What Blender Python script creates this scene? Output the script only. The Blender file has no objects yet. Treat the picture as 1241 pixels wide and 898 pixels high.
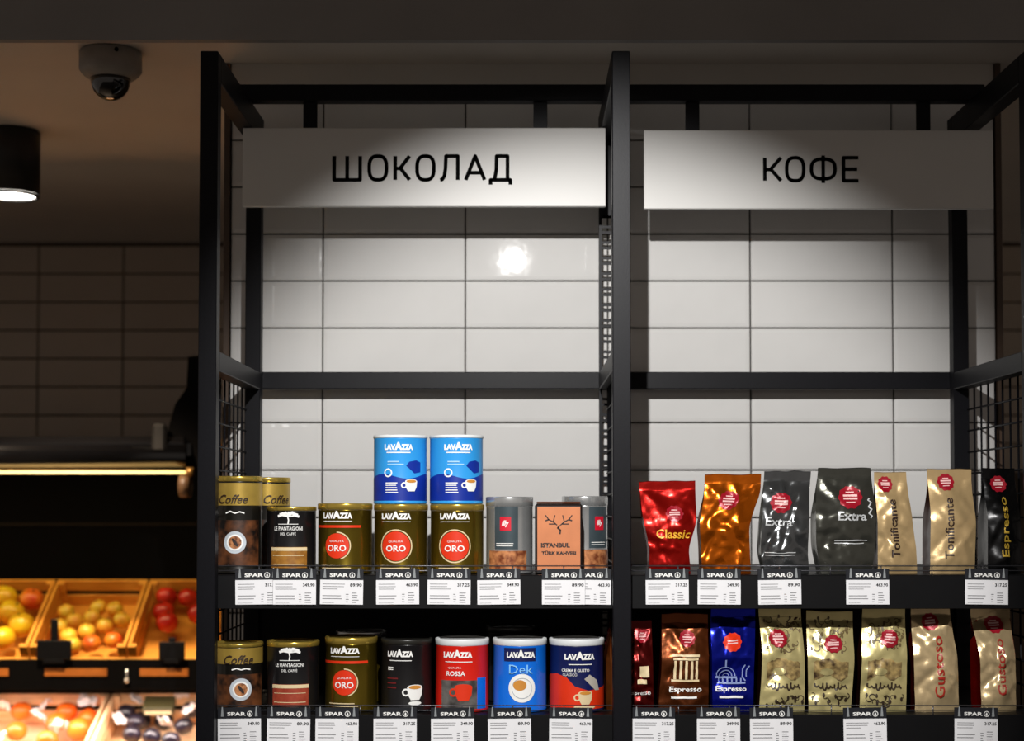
import bpy, bmesh, math, random
from mathutils import Vector, Matrix, noise

# ------------------------------------------------------------------ camera, world, lights, exposure
scene = bpy.context.scene
C = scene.collection
FPX = 1936.0
cam_d = bpy.data.cameras.new('camera'); cam = bpy.data.objects.new('camera', cam_d); C.objects.link(cam)
cam.location = (0, 0, 1.5)
cam.rotation_euler = (math.radians(92.0), 0, 0)
cam_d.sensor_width = 36.0; cam_d.lens = 36.0 * FPX / 1241.0
cam_d.shift_x = -9.5 / 1241.0; cam_d.shift_y = 98.4 / 1241.0
cam_d.clip_start = 0.05
cam_d.dof.use_dof = True; cam_d.dof.focus_distance = 2.92; cam_d.dof.aperture_fstop = 3.2
scene.camera = cam

world = bpy.data.worlds.new('world'); scene.world = world
world.use_nodes = True
bg = world.node_tree.nodes['Background']
bg.inputs['Color'].default_value = (1.0, 0.86, 0.76, 1); bg.inputs['Strength'].default_value = 0.18

scene.view_settings.view_transform = 'Standard'
scene.view_settings.look = 'None'
scene.view_settings.gamma = 1.0
scene.view_settings.use_curve_mapping = False
scene.view_settings.exposure = 0.0

MAIN_LAMP = (-0.02, 1.25, 2.36); MAIN_AIM = (0.15, 3.396, 1.24)
MAIN_POWER = 188.0; MAIN_ANGLE = 54.0; MAIN_BLEND = 0.55
PRODUCE_POWER = 6.0; LOWER_POWER = 18.0

# ------------------------------------------------------------------ materials
def lin(c):
    if isinstance(c, str):
        c = [int(c[i:i+2], 16) / 255.0 for i in (0, 2, 4)]
    return tuple((x / 12.92 if x <= 0.04045 else ((x + 0.055) / 1.055) ** 2.4) for x in c)
_mats = {}
def mat(name, col, rough=0.5, metal=0.0, var=0.08, scale=30.0, bump=0.0, coat=0.0, emit=None, emit_s=0.0, col2=None, mix_scale=None, trans=0.0, bdist=0.002, spec=0.5):
    if name in _mats: return _mats[name]
    m = bpy.data.materials.new(name); m.use_nodes = True
    nt = m.node_tree; p = nt.nodes['Principled BSDF']
    c = lin(col); c2 = lin(col2) if col2 else tuple(min(1, x * (1 - var * 2)) for x in c)
    tc = nt.nodes.new('ShaderNodeTexCoord')
    nz = nt.nodes.new('ShaderNodeTexNoise'); nz.inputs['Scale'].default_value = mix_scale or scale
    nz.inputs['Detail'].default_value = 3.0
    nt.links.new(tc.outputs['Object'], nz.inputs['Vector'])
    rp = nt.nodes.new('ShaderNodeValToRGB')
    rp.color_ramp.elements[0].position = 0.35; rp.color_ramp.elements[1].position = 0.65
    rp.color_ramp.elements[0].color = (*c, 1); rp.color_ramp.elements[1].color = (*c2, 1)
    nt.links.new(nz.outputs['Fac'], rp.inputs['Fac'])
    nt.links.new(rp.outputs['Color'], p.inputs['Base Color'])
    p.inputs['Roughness'].default_value = rough; p.inputs['Metallic'].default_value = metal
    p.inputs['Coat Weight'].default_value = coat; p.inputs['Coat Roughness'].default_value = 0.08
    p.inputs['Specular IOR Level'].default_value = spec
    if trans: p.inputs['Transmission Weight'].default_value = trans
    if bump:
        b = nt.nodes.new('ShaderNodeBump'); b.inputs['Strength'].default_value = bump; b.inputs['Distance'].default_value = bdist
        n2 = nt.nodes.new('ShaderNodeTexNoise'); n2.inputs['Scale'].default_value = scale * 2.5; n2.inputs['Detail'].default_value = 2.0
        nt.links.new(tc.outputs['Object'], n2.inputs['Vector'])
        nt.links.new(n2.outputs['Fac'], b.inputs['Height']); nt.links.new(b.outputs['Normal'], p.inputs['Normal'])
    if emit:
        p.inputs['Emission Color'].default_value = (*lin(emit), 1); p.inputs['Emission Strength'].default_value = emit_s
    _mats[name] = m
    return m
def wood(name, a, b, rough=0.55):
    if name in _mats: return _mats[name]
    m = bpy.data.materials.new(name); m.use_nodes = True
    nt = m.node_tree; p = nt.nodes['Principled BSDF']
    tc = nt.nodes.new('ShaderNodeTexCoord'); mp = nt.nodes.new('ShaderNodeMapping')
    mp.inputs['Scale'].default_value = (6, 6, 70)
    nz = nt.nodes.new('ShaderNodeTexNoise'); nz.inputs['Scale'].default_value = 1.6; nz.inputs['Detail'].default_value = 5
    rp = nt.nodes.new('ShaderNodeValToRGB'); rp.color_ramp.elements[0].position = .35; rp.color_ramp.elements[1].position = .7
    rp.color_ramp.elements[0].color = (*lin(a), 1); rp.color_ramp.elements[1].color = (*lin(b), 1)
    nt.links.new(tc.outputs['Object'], mp.inputs['Vector']); nt.links.new(mp.outputs['Vector'], nz.inputs['Vector'])
    nt.links.new(nz.outputs['Fac'], rp.inputs['Fac']); nt.links.new(rp.outputs['Color'], p.inputs['Base Color'])
    p.inputs['Roughness'].default_value = rough
    _mats[name] = m
    return m

M_black = mat('black powder coated steel', '131317', 0.42, 0.0, spec=0.13, bump=0.05, scale=200)
M_blackpanel = mat('black sheet steel', '09090b', 0.5, 0.0, spec=0.2)
M_tile = mat('white glazed tile', 'd4d3d1', 0.026, 0.0, var=0.02, scale=9, bump=0.10)
M_grout = mat('dark grey grout', '4a4744', 0.9, 0.0, bump=0.3, scale=90)
M_plaster = mat('off white painted plaster', 'c9c3ba', 0.8, var=0.03, scale=6, bump=0.05)
M_ceil = mat('white ceiling paint', 'cfc7bd', 0.85, var=0.03, scale=3)
M_bulk = mat('grey painted bulkhead', '8d8a88', 0.8, var=0.05, scale=4)
M_farwall = mat('beige glazed tile', 'b3a595', 0.35, var=0.05, scale=4)
M_fargrout = mat('brown grout', '54483d', 0.9)
M_floor = mat('grey floor tile', '6b6661', 0.4, var=0.1, scale=3)
M_sign = mat('white sign board', 'd6d5d2', 0.45, var=0.02, scale=4)
M_ink = mat('black ink', '080808', 0.8, spec=0.05)
M_white = mat('white ink', 'f2f2ef', 0.45, var=0.01)
M_card = mat('white paper card', 'e9e9ec', 0.7, var=0.02)
M_grey = mat('grey ink', '7d7d80', 0.6)
M_gold = mat('gold tin', '857024', 0.25, 0.88, var=0.06, scale=12)
M_goldlid = mat('gold tin lid', 'd0b150', 0.22, 0.75, var=0.05)
M_silver = mat('brushed silver tin', 'd2d4d4', 0.22, 0.75, var=0.04)
M_redink = mat('bright red print', 'e0330f', 0.4, var=0.03)
M_cream = mat('cream print', 'e4cfa4', 0.45, var=0.04)
M_seal = mat('crimson badge print', 'a01326', 0.35, 0.15, var=0.05)
M_sealtext = mat('pale pink print', 'f0c3c0', 0.4)

# ------------------------------------------------------------------ mesh helpers
class MB:
    def __init__(s): s.v = []; s.f = []; s.smooth = []
    def add(s, vs, fs, sm=False):
        k = len(s.v); s.v += [tuple(v) for v in vs]
        s.f += [tuple(i + k for i in f) for f in fs]; s.smooth += [sm] * len(fs)
        return s
    def box(s, x0, x1, y0, y1, z0, z1, b=0.0):
        if b <= 0:
            vs = [(x, y, z) for z in (z0, z1) for y in (y0, y1) for x in (x0, x1)]
            return s.add(vs, [(0,2,3,1),(4,5,7,6),(0,1,5,4),(2,6,7,3),(0,4,6,2),(1,3,7,5)])
        bm = bmesh.new(); bmesh.ops.create_cube(bm, size=1)
        for v in bm.verts:
            v.co = Vector(((x0+x1)/2 + v.co.x*(x1-x0), (y0+y1)/2 + v.co.y*(y1-y0), (z0+z1)/2 + v.co.z*(z1-z0)))
        bmesh.ops.bevel(bm, geom=bm.edges[:], offset=b, segments=1, affect='EDGES')
        bm.verts.index_update()
        s.add([v.co[:] for v in bm.verts], [[v.index for v in f.verts] for f in bm.faces]); bm.free()
        return s
    def tube(s, a, b, r, n=8, r2=None):
        a = Vector(a); b = Vector(b); d = (b - a).normalized()
        u = d.orthogonal().normalized(); w = d.cross(u); r2 = r if r2 is None else r2
        vs = []
        for i in range(n):
            t = 2 * math.pi * i / n; o = u * math.cos(t) + w * math.sin(t)
            vs.append(a + o * r); vs.append(b + o * r2)
        k = len(s.v); s.v += [tuple(v) for v in vs]
        for i in range(n):
            j = (i + 1) % n
            s.f.append((k+2*i, k+2*j, k+2*j+1, k+2*i+1)); s.smooth.append(True)
        s.f.append(tuple(k+2*i for i in reversed(range(n)))); s.smooth.append(False)
        s.f.append(tuple(k+2*i+1 for i in range(n))); s.smooth.append(False)
        return s
    def lathe(s, prof, n=40, c=(0, 0, 0), cap=True):
        k = len(s.v)
        for (r, z) in prof:
            for i in range(n):
                t = 2 * math.pi * i / n
                s.v.append((c[0] + r * math.cos(t), c[1] + r * math.sin(t), c[2] + z))
        for a in range(len(prof) - 1):
            for i in range(n):
                j = (i + 1) % n
                s.f.append((k+a*n+i, k+a*n+j, k+(a+1)*n+j, k+(a+1)*n+i)); s.smooth.append(True)
        if cap:
            s.f.append(tuple(k+i for i in reversed(range(n)))); s.smooth.append(False)
            e = k + (len(prof)-1)*n
            s.f.append(tuple(e+i for i in range(n))); s.smooth.append(False)
        return s
    def prism(s, poly, y0, y1):
        n = len(poly); vs = [(x, y0, z) for x, z in poly] + [(x, y1, z) for x, z in poly]
        fs = [tuple(range(n)), tuple(reversed(range(n, 2*n)))] + [(i, i+n, (i+1) % n + n, (i+1) % n) for i in range(n)]
        return s.add(vs, fs)
    def mesh(s, name):
        me = bpy.data.meshes.new(name); me.from_pydata(s.v, [], s.f)
        me.polygons.foreach_set('use_smooth', s.smooth); me.update()
        return me
    def build(s, name, m, parent=None, loc=None):
        return link(name, s.mesh(name), m, parent, loc)
def link(name, me, m, parent=None, loc=None):
    if m is not None and not me.materials: me.materials.append(m)
    o = bpy.data.objects.new(name, me); C.objects.link(o)
    if parent: o.parent = parent
    if loc is not None: o.location = loc
    return o
def fixnormals(o):
    bm = bmesh.new(); bm.from_mesh(o.data); bmesh.ops.recalc_face_normals(bm, faces=bm.faces[:]); bm.to_mesh(o.data); bm.free()
    return o
def tag(o, label, cat, group=None):
    o['label'] = label; o['category'] = cat
    if group: o['group'] = group
    return o
def thing(name, label, cat, loc=(0, 0, 0), rotz=0.0, group=None, rot=None):
    o = bpy.data.objects.new(name, None); C.objects.link(o); o.empty_display_size = 0.02
    o.location = loc; o.rotation_euler = rot if rot else (0, 0, rotz)
    return tag(o, label, cat, group)
def struct(o): o['kind'] = 'structure'; return o

# ------------------------------------------------------------------ flat shapes for print: (verts2d, faces)
def sh_poly(pts): return ([tuple(p) for p in pts], [tuple(range(len(pts)))])
def rect(x0, y0, x1, y1): return sh_poly([(x0, y0), (x1, y0), (x1, y1), (x0, y1)])
def ell(cx, cy, rx, ry=None, n=24, a0=0.0, a1=2*math.pi):
    ry = rx if ry is None else ry
    full = abs(a1 - a0 - 2*math.pi) < 1e-6
    k = n if full else n + 1
    return sh_poly([(cx + rx*math.cos(a0+(a1-a0)*i/n), cy + ry*math.sin(a0+(a1-a0)*i/n)) for i in range(k)])
def ring(cx, cy, r0, r1, n=30, a0=0.0, a1=2*math.pi, asp=1.0):
    vs = []; fs = []
    for i in range(n + 1):
        t = a0 + (a1 - a0) * i / n
        vs += [(cx + r0*math.cos(t), cy + r0*asp*math.sin(t)), (cx + r1*math.cos(t), cy + r1*asp*math.sin(t))]
    for i in range(n): fs.append((2*i, 2*i+1, 2*i+3, 2*i+2))
    return (vs, fs)
def badge(cx, cy, r, lobes=10):
    n = lobes * 5
    return sh_poly([(cx + r*(1+0.055*math.cos(lobes*2*math.pi*i/n))*math.cos(2*math.pi*i/n), cy + r*(1+0.055*math.cos(lobes*2*math.pi*i/n))*math.sin(2*math.pi*i/n)) for i in range(n)])
def stroke(pts, w, closed=False, joint=True):
    vs = []; fs = []; pts = list(pts)
    if closed: pts = pts + [pts[0]]
    for (x0, y0), (x1, y1) in zip(pts[:-1], pts[1:]):
        dx, dy = x1-x0, y1-y0; L = math.hypot(dx, dy) or 1e-9; nx, ny = -dy/L*w/2, dx/L*w/2
        k = len(vs); vs += [(x0+nx, y0+ny), (x0-nx, y0-ny), (x1-nx, y1-ny), (x1+nx, y1+ny)]; fs.append((k, k+1, k+2, k+3))
    if joint:
        for (x, y) in (pts[1:-1] if not closed else pts[:-1]):
            k = len(vs); vs += [(x + w/2*math.cos(t*math.pi/4), y + w/2*math.sin(t*math.pi/4)) for t in range(8)]; fs.append(tuple(range(k, k+8)))
    return (vs, fs)
def xf(sh, sx=1, sy=None, rot=0.0, dx=0.0, dy=0.0):
    sy = sx if sy is None else sy; c, s = math.cos(rot), math.sin(rot)
    return ([(dx + c*x*sx - s*y*sy, dy + s*x*sx + c*y*sy) for x, y in sh[0]], sh[1])
_txt = {}
def text(s, cx, cy, w=None, h=0.01, rot=0.0, bold=0.0, shear=0.0):
    key = (s, bold, shear)
    if key not in _txt:
        cu = bpy.data.curves.new('text', 'FONT'); cu.body = s; cu.size = 1.0; cu.offset = bold; cu.shear = shear; cu.resolution_u = 2
        o = bpy.data.objects.new('text', cu); C.objects.link(o)
        bpy.context.view_layer.update()
        me = bpy.data.meshes.new_from_object(o.evaluated_get(bpy.context.evaluated_depsgraph_get()))
        vs = [(v.co.x, v.co.y) for v in me.vertices]; fs = [tuple(p.vertices) for p in me.polygons]
        bpy.data.objects.remove(o); bpy.data.curves.remove(cu); bpy.data.meshes.remove(me)
        x0 = min(v[0] for v in vs); x1 = max(v[0] for v in vs); y0 = min(v[1] for v in vs); y1 = max(v[1] for v in vs)
        vs = [((x-(x0+x1)/2)/(y1-y0), (y-(y0+y1)/2)/(y1-y0)) for x, y in vs]
        _txt[key] = (vs, fs, (x1-x0)/(y1-y0))
    vs, fs, asp = _txt[key]
    sx = h if w is None else w / asp
    return xf((vs, fs), sx, h, rot, cx, cy)
def wordmark(cx, cy, w, h):
    # the coffee maker's name: seven letters, the middle A taller
    return [text('LAV', cx-w*0.305, cy, w*0.41, h, bold=0.06), text('A', cx, cy+h*0.16, w*0.27, h*1.34, bold=0.06), text('ZZA', cx+w*0.305, cy, w*0.41, h, bold=0.06)]
def bars(x0, y0, x1, y1, n, fill=0.45, seed=1, ragged=0.35):
    r = random.Random(seed); out = []; p = (y1-y0)/n
    for i in range(n):
        xx = x1 - (x1-x0)*ragged*r.random()
        out.append(rect(x0, y0+p*i, xx, y0+p*(i+fill)))
    return out
def decal_mesh(name, shapes, mapfn, ucuts=(), vcuts=()):
    bm = bmesh.new()
    for vs, fs in shapes:
        bv = [bm.verts.new((x, y, 0)) for x, y in vs]
        for f in fs:
            try: bm.faces.new([bv[i] for i in f])
            except ValueError: pass
    bmesh.ops.triangulate(bm, faces=bm.faces[:])
    xs = [v.co.x for v in bm.verts]; ys = [v.co.y for v in bm.verts]
    for axis, cuts, lo, hi in ((0, ucuts, min(xs), max(xs)), (1, vcuts, min(ys), max(ys))):
        no = (1, 0, 0) if axis == 0 else (0, 1, 0)
        for c in cuts:
            if lo < c < hi:
                co = (c, 0, 0) if axis == 0 else (0, c, 0)
                bmesh.ops.bisect_plane(bm, geom=bm.verts[:]+bm.edges[:]+bm.faces[:], dist=1e-7, plane_co=co, plane_no=no)
    bm.normal_update()
    for f in bm.faces:
        if f.normal.z < 0: f.normal_flip()
        f.smooth = True
    for v in bm.verts: v.co = mapfn(v.co.x, v.co.y)
    me = bpy.data.meshes.new(name); bm.to_mesh(me); bm.free()
    return me
def flat_decal(name, m, shapes, parent, y):
    return link(name, decal_mesh(name, shapes, lambda s, t: (s, y, t)), m, parent)

# ================================================================== THE PLACE
WALL_Y = 3.396; FAR_Y = 5.70; CEIL_Z = 2.45
# floor, ceilings, bulkhead
struct(MB().box(-4.2, 4.2, -2.0, FAR_Y+0.1, -0.1, 0.0).build('floor', M_floor))
struct(MB().box(-4.2, 4.2, 3.05, FAR_Y+0.1, CEIL_Z, CEIL_Z+0.1).build('ceiling', M_ceil))
struct(MB().box(-4.2, 4.2, 3.03, 3.05, 2.395, 3.1).build('trim_1', M_bulk))
struct(MB().box(-4.2, 4.2, -2.0, 3.0299, 3.0, 3.1).build('ceiling_front', M_ceil))

def tile_mesh(w, h, th=0.008, b=0.008, name='tile'):
    # glazed tile: flat face with a soft rounded edge
    vs = []; fs = []
    prof = [(0.0, 0.0), (0.0, -th+0.0026), (0.0018, -th+0.0009), (b, -th)]
    for ins, y in prof:
        vs += [(-w/2+ins, y, -h/2+ins), (w/2-ins, y, -h/2+ins), (w/2-ins, y, h/2-ins), (-w/2+ins, y, h/2-ins)]
    for a in range(3):
        for i in range(4):
            j = (i+1) % 4; fs.append((4*a+i, 4*a+j, 4*a+4+j, 4*a+4+i))
    fs.append((12, 13, 14, 15))
    me = bpy.data.meshes.new(name); me.from_pydata(vs, [], fs)
    me.polygons.foreach_set('use_smooth', [False]*len(fs)); me.update()
    return me
rnd = random.Random(4)
# partition behind the shelving, clad in glazed tiles
PL, PR = -0.6171, 1.0138
wall_back = struct(MB().box(PL, PR, WALL_Y, WALL_Y+0.18, 0.0, CEIL_Z).build('wall_back', M_grout))
TZ = 0.1008; TX = 0.3036; zt0 = 1.9824
xj = [PL, -0.4198, -0.1162, 0.1874, 0.4910, 0.7946, PR]
cache = {}
for k in range(-8, 4):
    z0 = zt0 + TZ*k; z1 = z0 + TZ
    for a, b in zip(xj[:-1], xj[1:]):
        w = round(b - a - 0.0032, 4); h = round(TZ - 0.0032, 4)
        if (w, h) not in cache: cache[(w, h)] = tile_mesh(w, h)
        o = link('tile', cache[(w, h)], M_tile, wall_back, ((a+b)/2, WALL_Y+0.0005, (z0+z1)/2))
        o.rotation_euler = (rnd.gauss(0, 0.0022), 0, rnd.gauss(0, 0.0015))
zt_top = zt0 + TZ*4
struct(MB().box(PL, PR, WALL_Y-0.006, WALL_Y-0.0002, zt_top+0.002, CEIL_Z-0.0005).build('trim_2', M_plaster))
struct(MB().box(PL-0.014, PL-0.001, WALL_Y-0.012, WALL_Y+0.18, 0.0, CEIL_Z-0.0005, 0.001).build('trim_3', mat('brown corner trim', '4d3a2b', 0.5)))
struct(MB().box(PR+0.001, PR+0.014, WALL_Y-0.012, WALL_Y+0.18, 0.0, CEIL_Z-0.0005, 0.001).build('trim_4', mat('brown corner trim', '4d3a2b', 0.5)))
# far wall with its own tiles, plaster band at the top
wall_far = struct(MB().box(-4.2, 4.2, FAR_Y, FAR_Y+0.1, 0.0, CEIL_Z).build('wall_far', M_fargrout))
FZ = 0.1015; FXP = 0.3036
fj = -1.7226
me_ft = tile_mesh(FXP-0.005, FZ-0.005, 0.007, 0.003, 'far_tile')
for i in list(range(-1, 4)) + list(range(10, 13)):
    for k in range(-6, 2):
        link('tile', me_ft, M_farwall, wall_far, (fj + FXP*(i+0.5), FAR_Y+0.0005, 2.2345 + FZ*(k+0.5)))
struct(MB().box(2.05, 2.11, FAR_Y-0.03, FAR_Y-0.009, 0.0, CEIL_Z-0.0005).build('trim_5', mat('brown corner trim', '4d3a2b', 0.5)))

# ------------------------------------------------------------------ spotlights
def spot_fixture(name, label, loc, r, h, rot=(0, 0, 0), emit=12.0, lens=0.85):
    t = thing(name, label, 'spotlight', loc, rot=rot, group=None)
    # origin at the middle of the mouth, body rises along +z
    b = MB(); b.lathe([(r*0.93, 0.003), (r, 0.0), (r, h-0.004), (r-0.004, h)], 40)
    b.build('housing', mat('black lamp housing', '0b0b0c', 0.55), t)
    MB().lathe([(r*0.995, -0.006), (r*0.995, -0.001), (r*(lens+0.01), -0.001), (r*(lens+0.01), -0.006)], 40, cap=False).build('rim', mat('black lamp housing', '0b0b0c', 0.55), t)
    MB().lathe([(0.0005, -0.0022), (r*lens, -0.0022), (r*lens, -0.0012), (0.0005, -0.0012)], 40, cap=False).build('lens', mat('lit lamp lens', 'ffffff', 0.5, emit='fff6ea', emit_s=emit), t)
    return t
sp = spot_fixture('ceiling_spotlight', 'black cylinder spotlight fixed to the ceiling above the fruit display', (-1.282, 4.0, 2.288), 0.07, 0.1615)
def down_light(loc, power):
    l = bpy.data.lights.new('produce_spot', 'SPOT'); l.energy = power; l.spot_size = math.radians(104); l.spot_blend = 0.6; l.shadow_soft_size = 0.045; l.color = (1.0, 0.78, 0.56)
    o = bpy.data.objects.new('produce_spot', l); C.objects.link(o); o.location = loc
down_light((-1.282, 4.0, 2.27), 170.0)
spot_fixture('ceiling_spotlight', 'added unseen cylinder spotlight on the ceiling further left, for warm bounce light', (-2.45, 4.0, 2.288), 0.07, 0.1615)  # unseen fixture added so its floor bounce warms the ceiling
down_light((-2.45, 4.0, 2.27), 170.0)  # lamp of the added fixture, for warm bounce
# main shelf spotlight: in front of the shelves, out of the picture, on a stem from the front ceiling
d = Vector(MAIN_AIM) - Vector(MAIN_LAMP)
q = d.to_track_quat('-Z', 'Y')
ms = spot_fixture('shelf_spotlight', 'black spotlight on a ceiling stem aimed at the coffee shelves', MAIN_LAMP, 0.03, 0.13, emit=6.0, lens=0.3)
ms.rotation_euler = q.to_euler()
iq = ms.rotation_euler.to_matrix().inverted()
top = iq @ (Vector((MAIN_LAMP[0], MAIN_LAMP[1]-0.1, 2.998)) - Vector(MAIN_LAMP))
MB().tube((0, 0, 0.128), top, 0.008, 10).build('stem', mat('black lamp housing', '0b0b0c', 0.55), ms)
ld = bpy.data.lights.new('shelf_spot', 'SPOT'); ld.energy = MAIN_POWER; ld.spot_size = math.radians(MAIN_ANGLE); ld.spot_blend = MAIN_BLEND
ld.shadow_soft_size = 0.009; ld.color = (1.0, 0.98, 0.955)
lo = bpy.data.objects.new('shelf_spot', ld); C.objects.link(lo)
lo.location = Vector(MAIN_LAMP) + d.normalized()*0.012; lo.rotation_euler = q.to_euler()

# ------------------------------------------------------------------ security camera
sc = thing('security_camera', 'grey dome security camera with black glass on the ceiling', 'camera', (-0.853, 3.30, CEIL_Z))
M_cam = mat('light grey plastic', '8f8a84', 0.5)
MB().lathe([(0.060, 0.0), (0.064, -0.004), (0.064, -0.04), (0.060, -0.046), (0.054, -0.052), (0.0465, -0.057), (0.042, -0.058)], 48).build('housing', M_cam, sc)
pr = [(0.0415*math.cos(a*math.pi/20), -0.057-0.046*math.sin(a*math.pi/20)) for a in range(0, 10)] + [(0.0005, -0.103)]
MB().lathe(pr, 40).build('dome', mat('black dome glass', '08080a', 0.06, coat=1.0), sc)
MB().lathe([(0.014, -0.058), (0.016, -0.066), (0.012, -0.075), (0.001, -0.078)], 20).build('lens', mat('dark lens', '1b1b1e', 0.2), sc)
MB().tube((0.0265, -0.057, -0.012), (0.0275, -0.062, -0.012), 0.0042, 10).build('screw', M_ink, sc)

# ------------------------------------------------------------------ shelving unit
SX = [-0.5525, 0.18, 0.9125]; FY = 2.831; BY = 3.31; PW = 0.016
su = thing('shelving_unit', 'black steel two-bay shelving unit with open top frame against white tiles', 'shelving', (0.18, 3.07, 0))
def S(mb, name, m=M_black):
    me = mb.mesh(name); me.transform(Matrix.Translation((-0.18, -3.07, 0)))
    return link(name, me, m, su)
for i, x in enumerate(SX):
    S(MB().box(x-PW, x+PW, FY-PW, FY+PW, 0, 2.312, 0.0015), 'front_post')
    if i != 1:
        S(MB().box(x-PW, x+PW, BY-PW, BY+PW, 0, 2.312, 0.0015), 'back_post')
    else:
        # slotted upright in the middle
        b = MB()
        y0, y1 = BY-PW, BY-PW+0.004
        b.box(x-PW, x-PW+0.006, y0, y1+0.012, 0, 2.312); b.box(x+PW-0.006, x+PW, y0, y1+0.012, 0, 2.312)
        z = 0.8; k = 0
        while z < 2.1:
            b.box(x-PW+0.006, x+PW-0.006, y0, y1, z, z+0.005); z += 0.021 if k % 2 else 0.0115; k += 1
        b.box(x-PW+0.006, x+PW-0.006, y0, y1, 0, 0.8); b.box(x-PW+0.006, x+PW-0.006, y0, y1, 2.1, 2.312)
        S(b, 'slotted_upright')
    S(MB().box(x-PW, x+PW, FY+PW, BY-PW, 2.2610, 2.312, 0.0015), 'top_side_rail')
    if i != 1: S(MB().box(x-PW, x+PW, FY+PW, BY-PW, 1.744, 1.779, 0.0015), 'middle_side_rail')
    else: S(MB().box(x-PW, x+PW, FY+PW, BY-PW, 1.744, 1.779, 0.0015), 'middle_side_rail')
    # wire mesh side panel
    b = MB(); xw = x + (-0.0135 if i == 0 else (0.0135 if i == 2 else 0.0))
    y = FY+PW+0.022
    while y < BY-PW:
        b.tube((xw, y, 0.2), (xw, y, 1.7445), 0.0021, 5); y += 0.0475
    z = 0.25
    while z < 1.74:
        b.tube((xw, FY+PW, z), (xw, BY-PW, z), 0.0021, 5); z += 0.044
    S(b, 'wire_mesh')
S(MB().box(SX[0]-PW, SX[2]+PW, 3.163, 3.195, 2.3122, 2.345, 0.0015), 'hanging_rail')
for a, b in ((0, 1), (1, 2)):
    S(MB().box(SX[a]-PW if a == 0 else SX[a]+0.001, SX[b]+PW if b == 2 else SX[b]-0.001, BY+PW+0.0005, BY+PW+0.032, 1.7475, 1.783, 0.0015), 'back_rail')
    x0, x1 = SX[a]+(-0.010 if a == 0 else 0.0035), SX[b]+(0.010 if b == 2 else -0.0035)
    for zs in (1.380, 1.1326, 0.72, 0.2):
        m = MB()
        m.box(x0, x1, 2.8495, BY-PW-0.001, zs-0.022, zs, 0.001)
        m.box(x0, x1, 2.8480, 2.8515, zs-0.060, zs-0.001, 0.0008)
        S(m, 'shelf_board', M_blackpanel)
        if zs > 1:
            g = MB()
            for dz in (0.0075, 0.016):
                g.tube((x0+0.004, 2.8505, zs+dz), (x1-0.004, 2.8505, zs+dz), 0.0011, 6)
            n = 8
            for i in range(n+1):
                xx = x0+0.008+(x1-x0-0.016)*i/n
                g.tube((xx, 2.8505, zs-0.002), (xx, 2.8505, zs+0.016), 0.0011, 5)
            S(g, 'wire_guard', mat('dark chrome wire', '55555a', 0.3, 0.6))
    S(MB().box(SX[a]+PW, SX[b]-PW, BY-0.006, BY+0.004, 0.2, 1.357), 'back_panel', M_blackpanel)

# ------------------------------------------------------------------ signs
def O_pts(w, h, n=36, p=2.7):
    out = []
    for i in range(n):
        t = 2*math.pi*i/n; c, s = math.cos(t), math.sin(t)
        out.append((w/2+w/2*math.copysign(abs(c)**(2/p), c), h/2+h/2*math.copysign(abs(s)**(2/p), s)))
    return out
def glyph(ch, w, sw):
    e = sw/2; W = w-sw
    L = {
     'Ш': [([(0, 1), (0, 0), (W, 0), (W, 1)], 0), ([(W/2, 0), (W/2, 1)], 0)],
     'К': [([(0, 0), (0, 1)], 0), ([(0, .48), (W*.36, .48)], 0), ([(W, 1.0), (W*.36, .50), (W, 0.0)], 0)],
     'Л': [([(0, 0), (W*.12, .02), (W*.24, .16), (W*.30, .45), (W*.33, 1), (W, 1), (W, 0)], 0)],
     'А': [([(0, 0), (W*.5, 1), (W, 0)], 0), ([(W*.16, .3), (W*.84, .3)], 0)],
     'Д': [([(-W*.06, -.2), (-W*.06, 0), (W*1.06, 0), (W*1.06, -.2)], 0), ([(W*.16, 0), (W*.26, .4), (W*.28, 1), (W*.9, 1), (W*.9, 0)], 0)],
     'Е': [([(W, 0), (0, 0), (0, 1), (W, 1)], 0), ([(0, .5), (W*.92, .5)], 0)],
     'Ф': [([(W/2, -.1), (W/2, 1.1)], 0)],
    }
    out = []
    k = 1 - sw
    for pts, cl in L.get(ch, []):
        out.append(stroke([(x+e, y*k+e) for x, y in pts], sw))
    if ch == 'О': out.append(stroke([(x+e, y+e) for x, y in O_pts(W, k)], sw, True))
    if ch == 'Ф': out.append(stroke([(x+e, y*0.86+e+0.07) for x, y in O_pts(W, k)], sw, True))
    return out
def make_sign(label, word, x0, x1, z0, z1, letters, capz0, caph, hang):
    y0 = 3.172; cx = (x0+x1)/2
    t = thing('hanging_sign', label, 'sign', (cx, y0, z0))
    MB().box(x0-cx, x1-cx, 0, 0.014, 0, z1-z0, 0.001).build('board', M_sign, t)
    for hx in hang:
        MB().box(hx-cx-0.014, hx-cx+0.014, 0.0045, 0.0095, z1-z0-0.0003, 2.3118-z0, 0.0005).build('hanger', M_black, t)
    sh = []
    for ch, (a, b) in letters:
        for g in glyph(ch, (b-a)/caph, 0.135): sh.append(xf(g, caph, caph, 0, a-cx, capz0-z0))
    flat_decal('lettering', M_ink, sh, t, -0.0006)
k = 3.19/1936.0
def lx(p): return round((p-630)*k, 4)
make_sign('hanging white sign over the tins reading ШОКОЛАД', 'ШОКОЛАД', -0.5545, 0.1715, 2.1011, 2.2593,
    [('Ш', (lx(402.5), lx(438.5))), ('О', (lx(445), lx(470.5))), ('К', (lx(476.5), lx(498.5))), ('О', (lx(503), lx(528))), ('Л', (lx(531), lx(557))), ('А', (lx(562), lx(589.5))), ('Д', (lx(593.5), lx(619.5)))],
    2.1505, 0.0555, (lx(375), lx(655)))
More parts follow.
